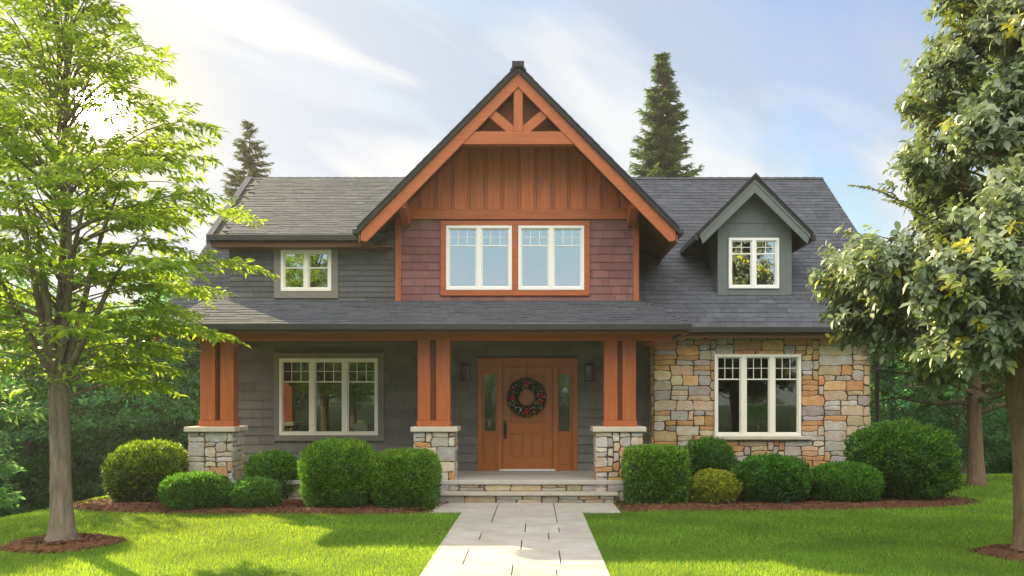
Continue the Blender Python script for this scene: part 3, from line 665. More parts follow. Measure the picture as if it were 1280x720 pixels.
wg = window(*W_G1, YG-.012, 2, M['white'], M['glass_up'], None, label="white two-sash gable window with reflected treetops"); window(*W_G2, YG-.012, 2, M['white'], M['glass_up'], None)
b = MB(); y2, y3 = YG-.055, YG+.02
b.box(cas[0], cas[1], y2, y3, 5.19, cas[3]); b.box(cas[0], cas[1], y2, y3, cas[2], 3.94); b.box(cas[0], W_G1[0], y2, y3, 3.94, 5.19); b.box(W_G2[1], cas[1], y2, y3, 3.94, 5.19); b.box(W_G1[1], W_G2[0], y2, y3, 3.94, 5.19)
b.build("window_casing", M['woodh'], house, bevel=.006)

# gable dormer on the right -----------------------------------------------------
DA, DAZ, DYF, DH = 4.42, 6.30, 17.88, 1.16
def dz(x): return DAZ-abs(x-DA)*1.0
b = MB(); holed(b, 3.75, 5.22, 3.90, 5.12, YD, YD+.10, [W_D]); b.prism([(3.75, 5.12), (5.22, 5.12), (5.22, dz(5.22)-.1), (DA, DAZ-.1), (3.75, dz(3.75)-.1)], 'y', YD, YD+.10)
for x in (3.75, 5.12): b.prism([(YD+.10, 3.8), (YD+.10, 5.45), (20.4, 5.45)], 'x', x, x+.10)
b.build("dormer_wall", M['greenp'], house)
b = MB(); siding(b, 3.86, 5.11, 5.24, 6.1, YD, [], 0.165, 0.5, 1.4, 0.05, top=lambda x: dz(x)-.02, thick=.016); b.build("dormer_siding", M['greenp'], house)
b = MB(); b.box(3.73, 3.94, YD-.03, YD+.05, 3.93, 5.42, ); b.box(4.985, 5.24, YD-.03, YD+.05, 3.93, 5.42); b.box(3.94, 4.985, YD-.03, YD-.005, 5.105, 5.24); b.box(3.94, 4.985, YD-.03, YD-.005, 3.93, 4.065); b.build("dormer_trim", M['greenp'], house, bevel=.006)
b = MB(); b.box(3.70, 5.27, YD-.06, YD-.032, 3.895, 3.93); b.build("flashing", M['gutter'], house)
window(*W_D, YD-.01, 2, M['white'], M['glass_up'], None, bars=(1, 1), label="white two-sash dormer window", mull=.08)
for s in (-1, 1):
    xe = DA+s*DH; ze = dz(xe)
    b = MB(); b.slab([(DA, DYF-.03, DAZ), (xe, DYF-.03, ze), (xe, 19.95, ze), (DA, 21.5, DAZ)], (0, 0, -.07)); q = b.build("dormer_roof", M['deck'], house)
    b = MB(); shingles(b, (xe, DYF-.05, ze), (0, 1, 0), (-s, 0, 1.0), 3.6, DH*1.414, keep=lambda p: p.z > main_z(p.y)-.1); b.build("shingles", M['shingle'], q)
    b = MB(); xq = xe-s*.05; b.slab([(DA, DYF, DAZ-.072), (xq, DYF, dz(xq)-.072), (xq-s*.06, DYF, dz(xq)-.072-.19), (DA, DYF, DAZ-.072-.27)], (0, .04, 0)); b.slab([(DA, DYF-.015, DAZ-.073), (xq, DYF-.015, dz(xq)-.073), (xq, DYF-.015, dz(xq)-.15), (DA, DYF-.015, DAZ-.15)], (0, .013, 0)); b.build("rake_fascia", M['greenp'], house, bevel=.004)
    b = MB(); b.slab([(DA, DYF+.04, DAZ-.073), (xe-s*.02, DYF+.04, dz(xe-s*.02)-.073), (xe-s*.02, 19.8, dz(xe-s*.02)-.073), (DA, 21.2, DAZ-.073)], (0, 0, -.03)); b.build("soffit", M['gutter'], house)
    b = MB(); b.box(min(xe-s*.02, xe+s*.06), max(xe-s*.02, xe+s*.06), DYF-.02, 19.7, ze-.14, ze-.03); b.build("gutter", M['gutter'], house, bevel=.01)
b = MB()
for i in range(14):
    y = DYF-.06+i*.25; c = random.uniform(.7, .95)
    for s in (-1, 1): b.add([(DA, y, DAZ+.045), (DA+s*.12, y, DAZ+.045-.12), (DA+s*.12, y+.28, DAZ+.036-.12), (DA, y+.28, DAZ+.03), (DA, y, DAZ), (DA+s*.12, y, DAZ-.12)], [(0, 1, 2, 3), (0, 4, 5, 1)], (c, c, c))
b.build("ridge_cap", M['shingle'], house)

# ground floor windows
window(*W_PORCH, YW-.01, 3, M['cream'], M['glass_low'], (M['trimg'], -5.24, -3.02, 0.98, 2.75), label="wide three-sash porch window with grey casing")
window(*W_STONE, YS-.02, 3, M['cream'], M['glass_low'], None, label="wide three-sash window set in the stone wall")
b = MB(); b.box(3.50, 5.44, YS-.12, YS+.02, 1.025, 1.088); b.build("window_sill", M['cap'], house, bevel=.008)

# porch floor and steps
b = MB(); b.box(PXL+.05, 2.33, 15.74, YW-.002, FL-.075, FL); b.build("porch_floor", M['concrete'], house, bevel=.012)
st = MB(); st.box(-1.72, 1.46, 15.46, 15.90, FL/2-.055, FL/2-.002); steps = st.build("porch_steps", M['tread'], house, bevel=.012)
b = MB(); b.box(-1.66, 1.40, 15.53, 15.9, -.1, FL/2-.056); b.box(-1.70, 1.30, 15.80, 15.9, FL/2-.002, FL-.076)
b.build("riser_core", M['mortar'], steps)
b = MB(); ssz = ((3, 2), (4, 2), (5, 2), (6, 2), (3, 1), (4, 1), (5, 1))
stones(b, -1.66, 1.40, 0.0, FL/2-.057, lambda u, v, d: (u, 15.53-d, v), PAL_STEP, cw=.09, ch=.066, sizes=ssz, d0=.022)
stones(b, -1.70, 1.30, FL/2, FL-.077, lambda u, v, d: (u, 15.80-d, v), PAL_STEP, cw=.09, ch=.056, sizes=ssz, d0=.022)
stones(b, 15.53, 15.9, 0.0, FL/2-.057, lambda u, v, d: (1.40+d, u, v), PAL_STEP, cw=.09, ch=.066, sizes=ssz, d0=.022)
stones(b, -6.6, -1.75, 0.0, FL-.08, lambda u, v, d: (u, 15.82-d, v), PAL_STEP, cw=.1, ch=.1, d0=.03)
b.build("riser_stone", M['stone'], steps)

# pedestals and paired posts
for (a, c, posts, zb) in ((-6.12, -5.33, ((-5.97, -5.70), (-5.61, -5.37)), -.05), (-2.13, -1.41, ((-2.085, -1.857), (-1.757, -1.505)), -.05), (1.08, 1.92, ((1.243, 1.486), (1.571, 1.814)), -.05)):
    y0, y1 = 15.76, 16.42
    b = MB(); b.box(a+.03, c-.03, y0+.03, y1-.03, zb, 1.23); ped = b.build("pedestal", M['mortar'], house)
    b = MB(); sz = ((3, 2), (4, 2), (3, 1), (2, 1), (4, 1), (2, 2), (3, 3), (5, 2))
    stones(b, a+.0, c-.0, 0.0, 1.232, lambda u, v, d: (u, y0+.03-d, v), PAL_PED, cw=.1, ch=.088, sizes=sz, d0=.03)
    stones(b, y0, y1, 0.0, 1.232, lambda u, v, d: (c-.03+d, u, v), PAL_PED, cw=.1, ch=.088, sizes=sz, d0=.03)
    stones(b, y0, y1, 0.0, 1.232, lambda u, v, d: (a+.03-d, u, v), PAL_PED, cw=.1, ch=.088, sizes=sz, d0=.03)
    b.build("stone_veneer", M['stone'], ped)
    b = MB(); b.box(a-.055, c+.055, y0-.05, y1+.05, 1.235, 1.325); b.build("cap", M['cap'], ped, bevel=.014)
    b = MB(); b.box(posts[0][0]-.012, posts[1][1]+.012, 15.90, 16.24, 1.326, 1.43); b.box(posts[0][1]-.01, posts[1][0]+.01, 16.03, 16.10, 1.43, 2.868, (.45, .45, .45))
    cl = b.build("porch_column", M['wood'], house, bevel=.006)
    for (p, q) in posts:
        b = MB(); b.box(p, q, 15.935, 16.205, 1.43, 2.869); b.build("post", M['wood'], cl, bevel=.009)

# door with sidelights -----------------------------------------------------------
b = MB(); x0, x1, z0, z1 = DOOR; ya, yb = YW-.05, YW+.10
b.box(x0, x1, ya, yb, 2.47, z1); b.box(x0, x0+.10, ya, yb, z0, 2.47); b.box(x1-.10, x1, ya, yb, z0, 2.47); b.box(-.745, -.65, ya, yb, z0, 2.47); b.box(.376, .47, ya, yb, z0, 2.47)
b.box(x0-.03, x1+.03, ya-.02, ya, 2.60, 2.645)
dfr = b.build("door_frame", M['door'], house, bevel=.006)
for (p, q, ga, gb) in ((x0+.10, -.745, -.985, -.80), (.47, x1-.10, .51, .69)):
    b = MB(); zg0, zg1 = 1.20, 2.30
    b.box(p, q, YW-.01, YW+.05, z0, zg0-.001-.02); b.box(p, q, YW-.01, YW+.05, zg1+.02, 2.47); b.box(p, ga-.02, YW-.01, YW+.05, zg0-.02, zg1+.02); b.box(gb+.02, q, YW-.01, YW+.05, zg0-.02, zg1+.02)
    b.box(p, q, YW-.025, YW-.011, zg0-.08, zg0-.03)
    b.box(p+.05, q-.05, YW-.02, YW-.011, z0+.12, zg0-.16, (.92, .92, .92))
    sl = b.build("sidelight", M['door'], house, bevel=.004)
    b = MB(); b.box(ga-.02, gb+.02, YW+.015, YW+.021, zg0-.02, zg1+.02); b.build("pane", M['glass_low'], sl)
b = MB(); dx0, dx1, dz0, dz1 = -.647, .373, z0+.035, 2.465; y = YW
def rail(xa_, xb_, za_, zb_): b.box(xa_, xb_, y-.005, y+.045, za_, zb_)
st_ = .155; zc = xs = None
Zu = za(529, YW); Zl1 = za(541.5, YW); Zl0 = za(572, YW); Zt = za(468, YW); pa, pb, pc, pd = xa(638, YW), xa(654.3, YW), xa(663.3, YW), xa(680, YW)
rail(dx0, pa, dz0, dz1); rail(pd, dx1, dz0, dz1); rail(pa, pd, Zt, dz1); rail(pa, pd, Zl1, Zu); rail(pa, pd, dz0, Zl0); rail(pb, pc, Zl0, Zl1)
b.box(pa-.005, pd+.005, y+.012, y+.03, dz0+.05, dz1-.05, (.9, .9, .9))
for (p, q, r_, s_) in ((pa+.045, pd-.045, Zu+.05, Zt-.05), (pa+.04, pb-.04, Zl0+.045, Zl1-.045), (pc+.04, pd-.04, Zl0+.045, Zl1-.045)): b.box(p, q, y+.0015, y+.013, r_, s_)
door = b.build("door", M['door'], house, bevel=.005)
b = MB(); b.box(-.62, -.555, y-.02, y-.006, 1.02, 1.33); b.tube([(-.59, y-.015, 1.27), (-.59, y-.07, 1.27), (-.59, y-.075, 1.2), (-.59, y-.07, 1.08), (-.59, y-.02, 1.06)], [.012, .013, .014, .013, .011], 8); b.tube([(-.59, y-.01, 1.36), (-.59, y-.04, 1.36)], [.032, .03], 14); b.build("handle", M['black'], door, bevel=.003)
b = MB(); b.box(-.70, .42, YW-.08, YW+.04, FL+.001, FL+.032); b.build("threshold", M['white'], house, bevel=.006)
# lanterns
for xc in (xa(583, YW), xa(736.5, YW)):
    b = MB(); zc = za(465, YW); b.box(xc-.07, xc+.07, YW-.045, YW-.02, zc-.14, zc+.15); b.box(xc-.035, xc+.035, YW-.09, YW-.045, zc+.08, zc+.12)
    for (w, a, c) in ((.10, zc-.19, zc-.165), (.11, zc+.12, zc+.145), (.075, zc+.145, zc+.18)): b.box(xc-w, xc+w, YW-.075-w-.03, YW-.06, a, c)
    for sx in (-.088, .074):
        for sy in (-.245, -.085): b.box(xc+sx, xc+sx+.014, YW+sy, YW+sy+.014, zc-.165, zc+.12)
    ln_ = b.build("wall_lantern", M['black'], house, bevel=.003)
    b = MB(); b.box(xc-.078, xc+.078, YW-.235, YW-.08, zc-.164, zc+.119); b.build("shade", mat("smoked_glass", (.02, .02, .02), .15, .05, 4, 0, 10, spec=.6), ln_)

# wreath -----------------------------------------------------------------------
def wreath():
    cx, cz, cy = xa(658.5, YW), za(497, YW), YW-.085
    root = empty("wreath", (cx, cy, cz)); tag(root, "round evergreen wreath with red bows and small baubles on the front door", "wreath")
    rad, tube = .285, .10
    n = 4200; th = rng.uniform(0, 6.283, n); ph = rng.uniform(0, 6.283, n); rr = tube*rng.uniform(.35, 1, n)
    ring_ = np.stack([np.cos(th), np.zeros(n), np.sin(th)], 1); N = ring_*np.cos(ph)[:, None]+np.array([[0, 1, 0]])*np.sin(ph)[:, None]
    P = ring_*rad + N*rr[:, None]; P[:, 1] = np.minimum(P[:, 1], .075)
    T = np.stack([-np.sin(th), np.zeros(n), np.cos(th)], 1); D = N*.8+T*rng.normal(.5, .5, n)[:, None]+rng.normal(0, .3, (n, 3))
    V, Fq = leaves(P, D, nrm(rng.normal(0, 1, (n, 3))), rng.uniform(.035, .07, n), rng.uniform(.011, .018, n))
    V[:, 1] = np.minimum(V[:, 1], .08)
    C = rng.uniform(.6, 1.6, (n, 1))*np.array([[.022, .07, .022]])
    np_mesh("evergreen_ring", V, Fq, C, M['shrub'], root)
    def ball(b, c, r, col, k=8):
        vs = []; fs = []
        for i in range(k+1):
            t = math.pi*i/k
            for j in range(k): p = 2*math.pi*j/k; vs.append((c[0]+r*math.sin(t)*math.cos(p), c[1]+r*math.sin(t)*math.sin(p), c[2]+r*math.cos(t)))
        for i in range(k):
            for j in range(k): fs.append((i*k+j, i*k+(j+1) % k, (i+1)*k+(j+1) % k, (i+1)*k+j))
        b.add(vs, fs, col)
    red = mat("red_satin", (.42, .012, .02), .35, .2, 20, .1, 60); silver = mat("bauble_gloss", (1, 1, 1), .25, .05, 5, 0, 10, attr=True, spec=.6)
    for a in (88, 183, 268, 345, 8):
        b = MB(); t = R(a); c = Vector((math.cos(t)*rad, -.085, math.sin(t)*rad))
        for k in range(7):
            q = k*2*math.pi/7+.3; dv = Vector((math.cos(q), -.25, math.sin(q)))*.062; pv = Vector((-math.sin(q), 0, math.cos(q)))*.026
            b.add([c, c+dv*.6+pv+Vector((0, -.02, 0)), c+dv, c+dv*.6-pv+Vector((0, -.02, 0))], [(0, 1, 2, 3)])
        ball(b, c+Vector((0, -.02, 0)), .03, (1, 1, 1)); b.build("bow", red, root)
    b = MB()
    for k in range(96):
        t = random.uniform(0, 6.28); q = random.uniform(-1, 1); r = rad+q*tube*.85
        c = (math.cos(t)*r, -.045-.05*math.sqrt(1-q*q*.8), math.sin(t)*r); w = random.random()
        ball(b, c, random.uniform(.008, .014), (.75, .75, .72) if w < .6 else ((.55, .02, .02) if w < .8 else (.05, .3, .12)), 6)
    o = b.build("baubles", silver, root, smooth=True); o["kind"] = "stuff"
    b = MB(); b.tube([(0, -.01, rad+.05), (0, .0, 2.5-cz), (0, .03, 2.56-cz)], [.006]*3, 6); b.build("hanging_ribbon", M['black'], root)
wreath()
# pale jar on the inner sill of the porch window
def jar():
    b = MB(); n = 20; prof = [(0, 0), (.07, 0), (.13, .06), (.155, .13), (.14, .20), (.085, .245), (.075, .27), (.1, .29), (.085, .29), (.06, .26)]; cx, cy, z0 = xa(451, 18.3), 18.30, 1.10
    vs = [(cx+r*math.cos(2*math.pi*j/n), cy+r*math.sin(2*math.pi*j/n), z0+z) for r, z in prof for j in range(n)]
    fs = [(i*n+j, i*n+(j+1) % n, (i+1)*n+(j+1) % n, (i+1)*n+j) for i in range(len(prof)-1) for j in range(n)]
    b.add(vs, fs); o = b.build("jar", mat("cream_glaze", (.75, .72, .6), .3, .05, 4, 0, 10), None, smooth=True)
    tag(o, "round cream ceramic jar behind the glass of the porch window", "jar")
    b = MB(); b.box(-5.2, -3.05, 18.15, 18.5, 1.05, 1.098); b.build("window_shelf", M['cream'], house, bevel=.006)
jar()

# ------------------------------------------------------------------ shrubs
def superell(n, p, flat=0.0):
    D = nrm(rng.normal(0, 1, (n, 3))); s = (np.abs(D)**p).sum(1)**(-1/p); P = D*s[:, None]
    G_ = nrm(np.sign(P)*np.abs(P)**(p-1)); return P, G_
def shrub(px0, px1, pytop, pybase, Yadj, p, c_lo, c_hi, n, ln, wd, label, group=None, tipy=0.7, rough=.05, upright=.3, seed=1, depth=1.0):
    r = np.random.default_rng(seed)
    Y = CH*F/(pybase-HY) + Yadj; cx = xa((px0+px1)/2, Y); rx = (px1-px0)/2*Y/F*.95; h = (pybase-pytop)*Y/F*0.97; ry = rx*depth
    cz = h*0.47; rz_up, rz_dn = h-cz, cz*1.05
    P, N = superell(n, p)
    def noise(Q): return np.sin(Q[:, 0]*5.1+seed)*np.sin(Q[:, 1]*4.7+seed*2)*np.sin(Q[:, 2]*5.3+1)+.6*np.sin(Q[:, 0]*9.7+seed*3)*np.sin(Q[:, 2]*11.1+Q[:, 1]*8.3)
    rad = (1+rough*1.25*noise(P)+.35*rough*noise(P*2.3))*np.where(r.random(n) < .35, r.uniform(.78, .97, n), r.uniform(.95, 1.03, n))*np.where(r.random(n) < .05, r.uniform(1.0, 1.0+1.1*rough+.02, n), 1.0)
    Q = P*rad[:, None]*np.where(P[:, 2:3] > 0, np.array([[rx, ry, rz_up]]), np.array([[rx*.96, ry*.96, rz_dn]])) + np.array([[0, 0, cz]])
    keep = Q[:, 2] > .02; Q, N, P, rad = Q[keep], N[keep], P[keep], rad[keep]; k = len(Q)
    D = nrm(N*.9 + r.normal(0, .55, (k, 3)) + np.array([[0, 0, upright]]))
    V, Fq = leaves(Q, D, nrm(r.normal(0, 1, (k, 3))+N*.3), 1.2*ln*r.uniform(.6, 1.3, k), 1.55*wd*r.uniform(.7, 1.3, k))
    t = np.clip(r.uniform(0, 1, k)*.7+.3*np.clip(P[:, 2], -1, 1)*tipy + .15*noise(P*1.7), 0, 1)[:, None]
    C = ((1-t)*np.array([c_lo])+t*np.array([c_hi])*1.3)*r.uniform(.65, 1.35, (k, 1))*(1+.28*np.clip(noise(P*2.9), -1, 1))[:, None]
    # inner, larger leaves that close the bush
    n2 = int(n*.4); P2, N2 = superell(n2, p); q2 = r.uniform(.45, .9, n2)[:, None]
    Q2 = P2*q2*np.where(P2[:, 2:3] > 0, np.array([[rx, ry, rz_up]]), np.array([[rx*.96, ry*.96, rz_dn]])) + np.array([[0, 0, cz]]); k2 = Q2[:, 2] > .02; Q2, N2 = Q2[k2], N2[k2]; m2 = len(Q2)
    V2, F2 = leaves(Q2, nrm(r.normal(0, 1, (m2, 3))), nrm(N2+r.normal(0, .5, (m2, 3))), ln*2.2*r.uniform(.7, 1.2, m2), wd*3.6*r.uniform(.7, 1.2, m2))
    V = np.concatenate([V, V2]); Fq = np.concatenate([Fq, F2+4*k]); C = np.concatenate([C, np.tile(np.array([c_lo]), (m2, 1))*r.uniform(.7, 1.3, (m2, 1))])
    o = np_mesh("shrub", V, Fq, C, M['shrub']); o.location = (cx, Y, 0)
    tag(o, label, "shrub", group)
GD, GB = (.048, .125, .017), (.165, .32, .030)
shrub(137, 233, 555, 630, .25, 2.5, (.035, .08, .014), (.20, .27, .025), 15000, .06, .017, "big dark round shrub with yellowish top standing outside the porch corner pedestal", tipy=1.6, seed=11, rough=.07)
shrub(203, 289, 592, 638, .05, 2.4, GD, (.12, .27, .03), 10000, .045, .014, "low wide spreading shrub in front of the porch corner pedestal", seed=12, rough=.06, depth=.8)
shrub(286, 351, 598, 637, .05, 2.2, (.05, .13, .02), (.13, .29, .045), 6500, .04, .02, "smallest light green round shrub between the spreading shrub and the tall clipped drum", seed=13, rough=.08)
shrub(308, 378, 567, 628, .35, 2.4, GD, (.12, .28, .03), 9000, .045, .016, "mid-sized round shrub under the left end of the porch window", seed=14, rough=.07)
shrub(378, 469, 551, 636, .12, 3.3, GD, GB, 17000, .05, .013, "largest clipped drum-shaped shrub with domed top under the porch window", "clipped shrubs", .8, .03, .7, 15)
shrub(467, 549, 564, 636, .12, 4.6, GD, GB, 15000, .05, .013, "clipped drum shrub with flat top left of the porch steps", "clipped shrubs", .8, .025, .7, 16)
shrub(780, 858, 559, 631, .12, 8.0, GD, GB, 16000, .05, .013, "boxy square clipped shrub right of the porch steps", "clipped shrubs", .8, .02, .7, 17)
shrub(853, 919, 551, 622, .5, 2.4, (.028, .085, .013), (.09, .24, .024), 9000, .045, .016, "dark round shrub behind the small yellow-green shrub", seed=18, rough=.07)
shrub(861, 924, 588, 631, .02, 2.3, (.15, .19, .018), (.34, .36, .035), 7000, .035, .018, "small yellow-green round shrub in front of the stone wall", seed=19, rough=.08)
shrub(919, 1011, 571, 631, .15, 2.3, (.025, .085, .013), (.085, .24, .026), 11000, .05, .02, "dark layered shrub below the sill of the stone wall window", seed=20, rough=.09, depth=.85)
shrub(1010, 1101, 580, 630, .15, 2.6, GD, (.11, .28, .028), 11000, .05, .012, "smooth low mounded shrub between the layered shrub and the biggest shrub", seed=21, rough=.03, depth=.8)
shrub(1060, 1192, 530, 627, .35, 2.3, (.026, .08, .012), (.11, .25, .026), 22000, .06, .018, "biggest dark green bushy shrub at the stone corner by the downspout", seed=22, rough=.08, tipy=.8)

# ------------------------------------------------------------------ trees
def feather_tree(x, y):
    root = empty("broadleaf_tree", (x, y, 0)); tag(root, "feathery yellow-green tree with straight grey trunk left of the house", "tree")
    r = np.random.default_rng(31); random.seed(31)
    t = MB()
    t.tube([(0, 0, -.1), (0, 0, .03), (0, .0, .14), (-.005, 0, .35), (-.01, 0, .8), (-.02, 0, 1.5), (-.03, 0, 2.05), (-.035, .01, 2.5), (.0, .02, 3.4), (.04, 0, 4.5), (.05, 0, 5.6), (.05, 0, 6.6), (.06, 0, 7.5)],
           [.30, .235, .165, .135, .12, .114, .118, .078, .042, .030, .022, .015, .008], 14, wob=.05)
    prof_z = [1.9, 2.2, 2.6, 3.08, 3.88, 4.77, 5.37, 6.17, 6.77, 7.3, 7.7]; prof_r = [1.1, 1.45, 1.8, 2.15, 2.3, 2.0, 1.8, 1.4, 0.95, .6, .2]
    P_, D_, N_, L_, K_ = [], [], [], [], []
    for a_, r_, z_ in ((.3, .75, 4.6), (1.4, .6, 4.9), (2.5, .8, 4.4), (3.4, .7, 5.0), (4.5, .65, 4.5), (5.4, .85, 4.7), (6.0, 1.2, 3.7), (2.9, 1.3, 3.8)):
        ss = np.linspace(0, 1, 9); t.tube([(-.03+math.cos(a_)*r_*u**1.15+.04*math.sin(6*u+a_), math.sin(a_)*r_*u**1.15, 1.95+(z_-1.95)*u) for u in ss], list(np.linspace(.055, .012, 9)), 7)
    nb = 132
    for i in range(nb):
        q = (i+.5)/nb; ze = 1.95+q**1.12*5.4; Rr = np.interp(ze, prof_z, prof_r)*(r.uniform(.84, 1.02) if i % 3 == 0 else r.uniform(.5, .82)); zb = 2.15+(ze-2.3)*.80+r.uniform(-.1, .1)
        zb = min(zb, ze-.15); a = i*2.39996+r.uniform(-.3, .3); sgn = np.array([math.cos(a), math.sin(a)])
        ss = np.linspace(0, 1, 9); z = zb+(ze+.18-zb)*(1-(1-ss)**1.7)-.18*ss**2.2; rr = Rr*ss
        wig = .05*np.sin(ss*7+i)
        path = np.stack([sgn[0]*rr-sgn[1]*wig, sgn[1]*rr+sgn[0]*wig, z], 1)
        r0 = .026 if i % 5 == 0 else .012
        t.tube([tuple(p) for p in path], list(np.linspace(r0, .004, 9)), 6)
        # side twigs with two rows of drooping leaves
        nt = max(5, int(Rr*8))
        for k in range(nt):
            s = .25+.75*(k+r.uniform(0, .8))/nt; s = min(s, 1.0); j = min(int(s*8), 7); f = s*8-j
            o = path[j]*(1-f)+path[j+1]*f; tang = nrm(path[j+1]-path[j])
            side = np.cross(tang, [0, 0, 1]); side = side/np.linalg.norm(side)*(1 if k % 2 else -1)
            ln = (.62*(1-.45*s)+.12)*r.uniform(.7, 1.15)
            d = nrm(side*r.uniform(.55, .95)+tang*r.uniform(.5, .9)+np.array([0, 0, r.uniform(-.15, .3)]))
            m = int(ln/.030); u = (np.arange(m)+.5)/m
            pts = o+d*(u*ln)[:, None]; pts[:, 2] -= .16*ln*u**2
            s2 = nrm(np.cross(d, [0, 0, 1]))
            for sg in (-1, 1):
                P_.append(pts+r.normal(0, .012, pts.shape)); dd = d*.65+s2*sg*.6+np.array([0, 0, -.28]); D_.append(np.tile(dd, (m, 1))+r.normal(0, .28, (m, 3)))
                N_.append(np.tile([0, 0, 1.0], (m, 1))+r.normal(0, .35, (m, 3))); L_.append(r.uniform(.08, .145, m)); K_.append(np.full(m, (s*.5+.3*q)*r.uniform(.7, 1.3)))
    P_, D_, N_, L_, K_ = map(np.concatenate, (P_, D_, N_, L_, K_)); n = len(P_)
    keep = np.ones(n, bool)
    for gx, gz, gr_ in [(.47, 5.40, .21), (.30, 5.62, .10)] + [(r.uniform(-1.3, 1.5), r.uniform(2.7, 6.6), r.uniform(.10, .22)) for _ in range(26)]:
        gy = r.uniform(-.3, .3); keep &= (((P_[:, 0]-gx)/gr_)**2 + ((P_[:, 2]-gz)/(gr_*.75))**2 + ((P_[:, 1]-gy)/2.4)**2) > 1
    low = (P_[:, 2] < 3.25) & (np.abs(P_[:, 0]+.05) < .62) & (P_[:, 1] < .75); keep &= ~low | (r.random(n) < .16)
    P_, D_, N_, L_, K_ = (q[keep] for q in (P_, D_, N_, L_, K_)); n = len(P_)
    V, Fq = leaves(P_, D_, N_, L_, L_*.34, .12)
    tt = np.clip(K_+r.normal(0, .18, n), 0, 1)[:, None]
    C = ((1-tt)*np.array([[.115, .21, .032]])+tt*np.array([[.215, .305, .045]]))*r.uniform(.8, 1.2, (n, 1))
    t.build("trunk", M['bark'], root, smooth=True); np_mesh("crown", V, Fq, C, M['leaf'], root)
feather_tree(*LT)

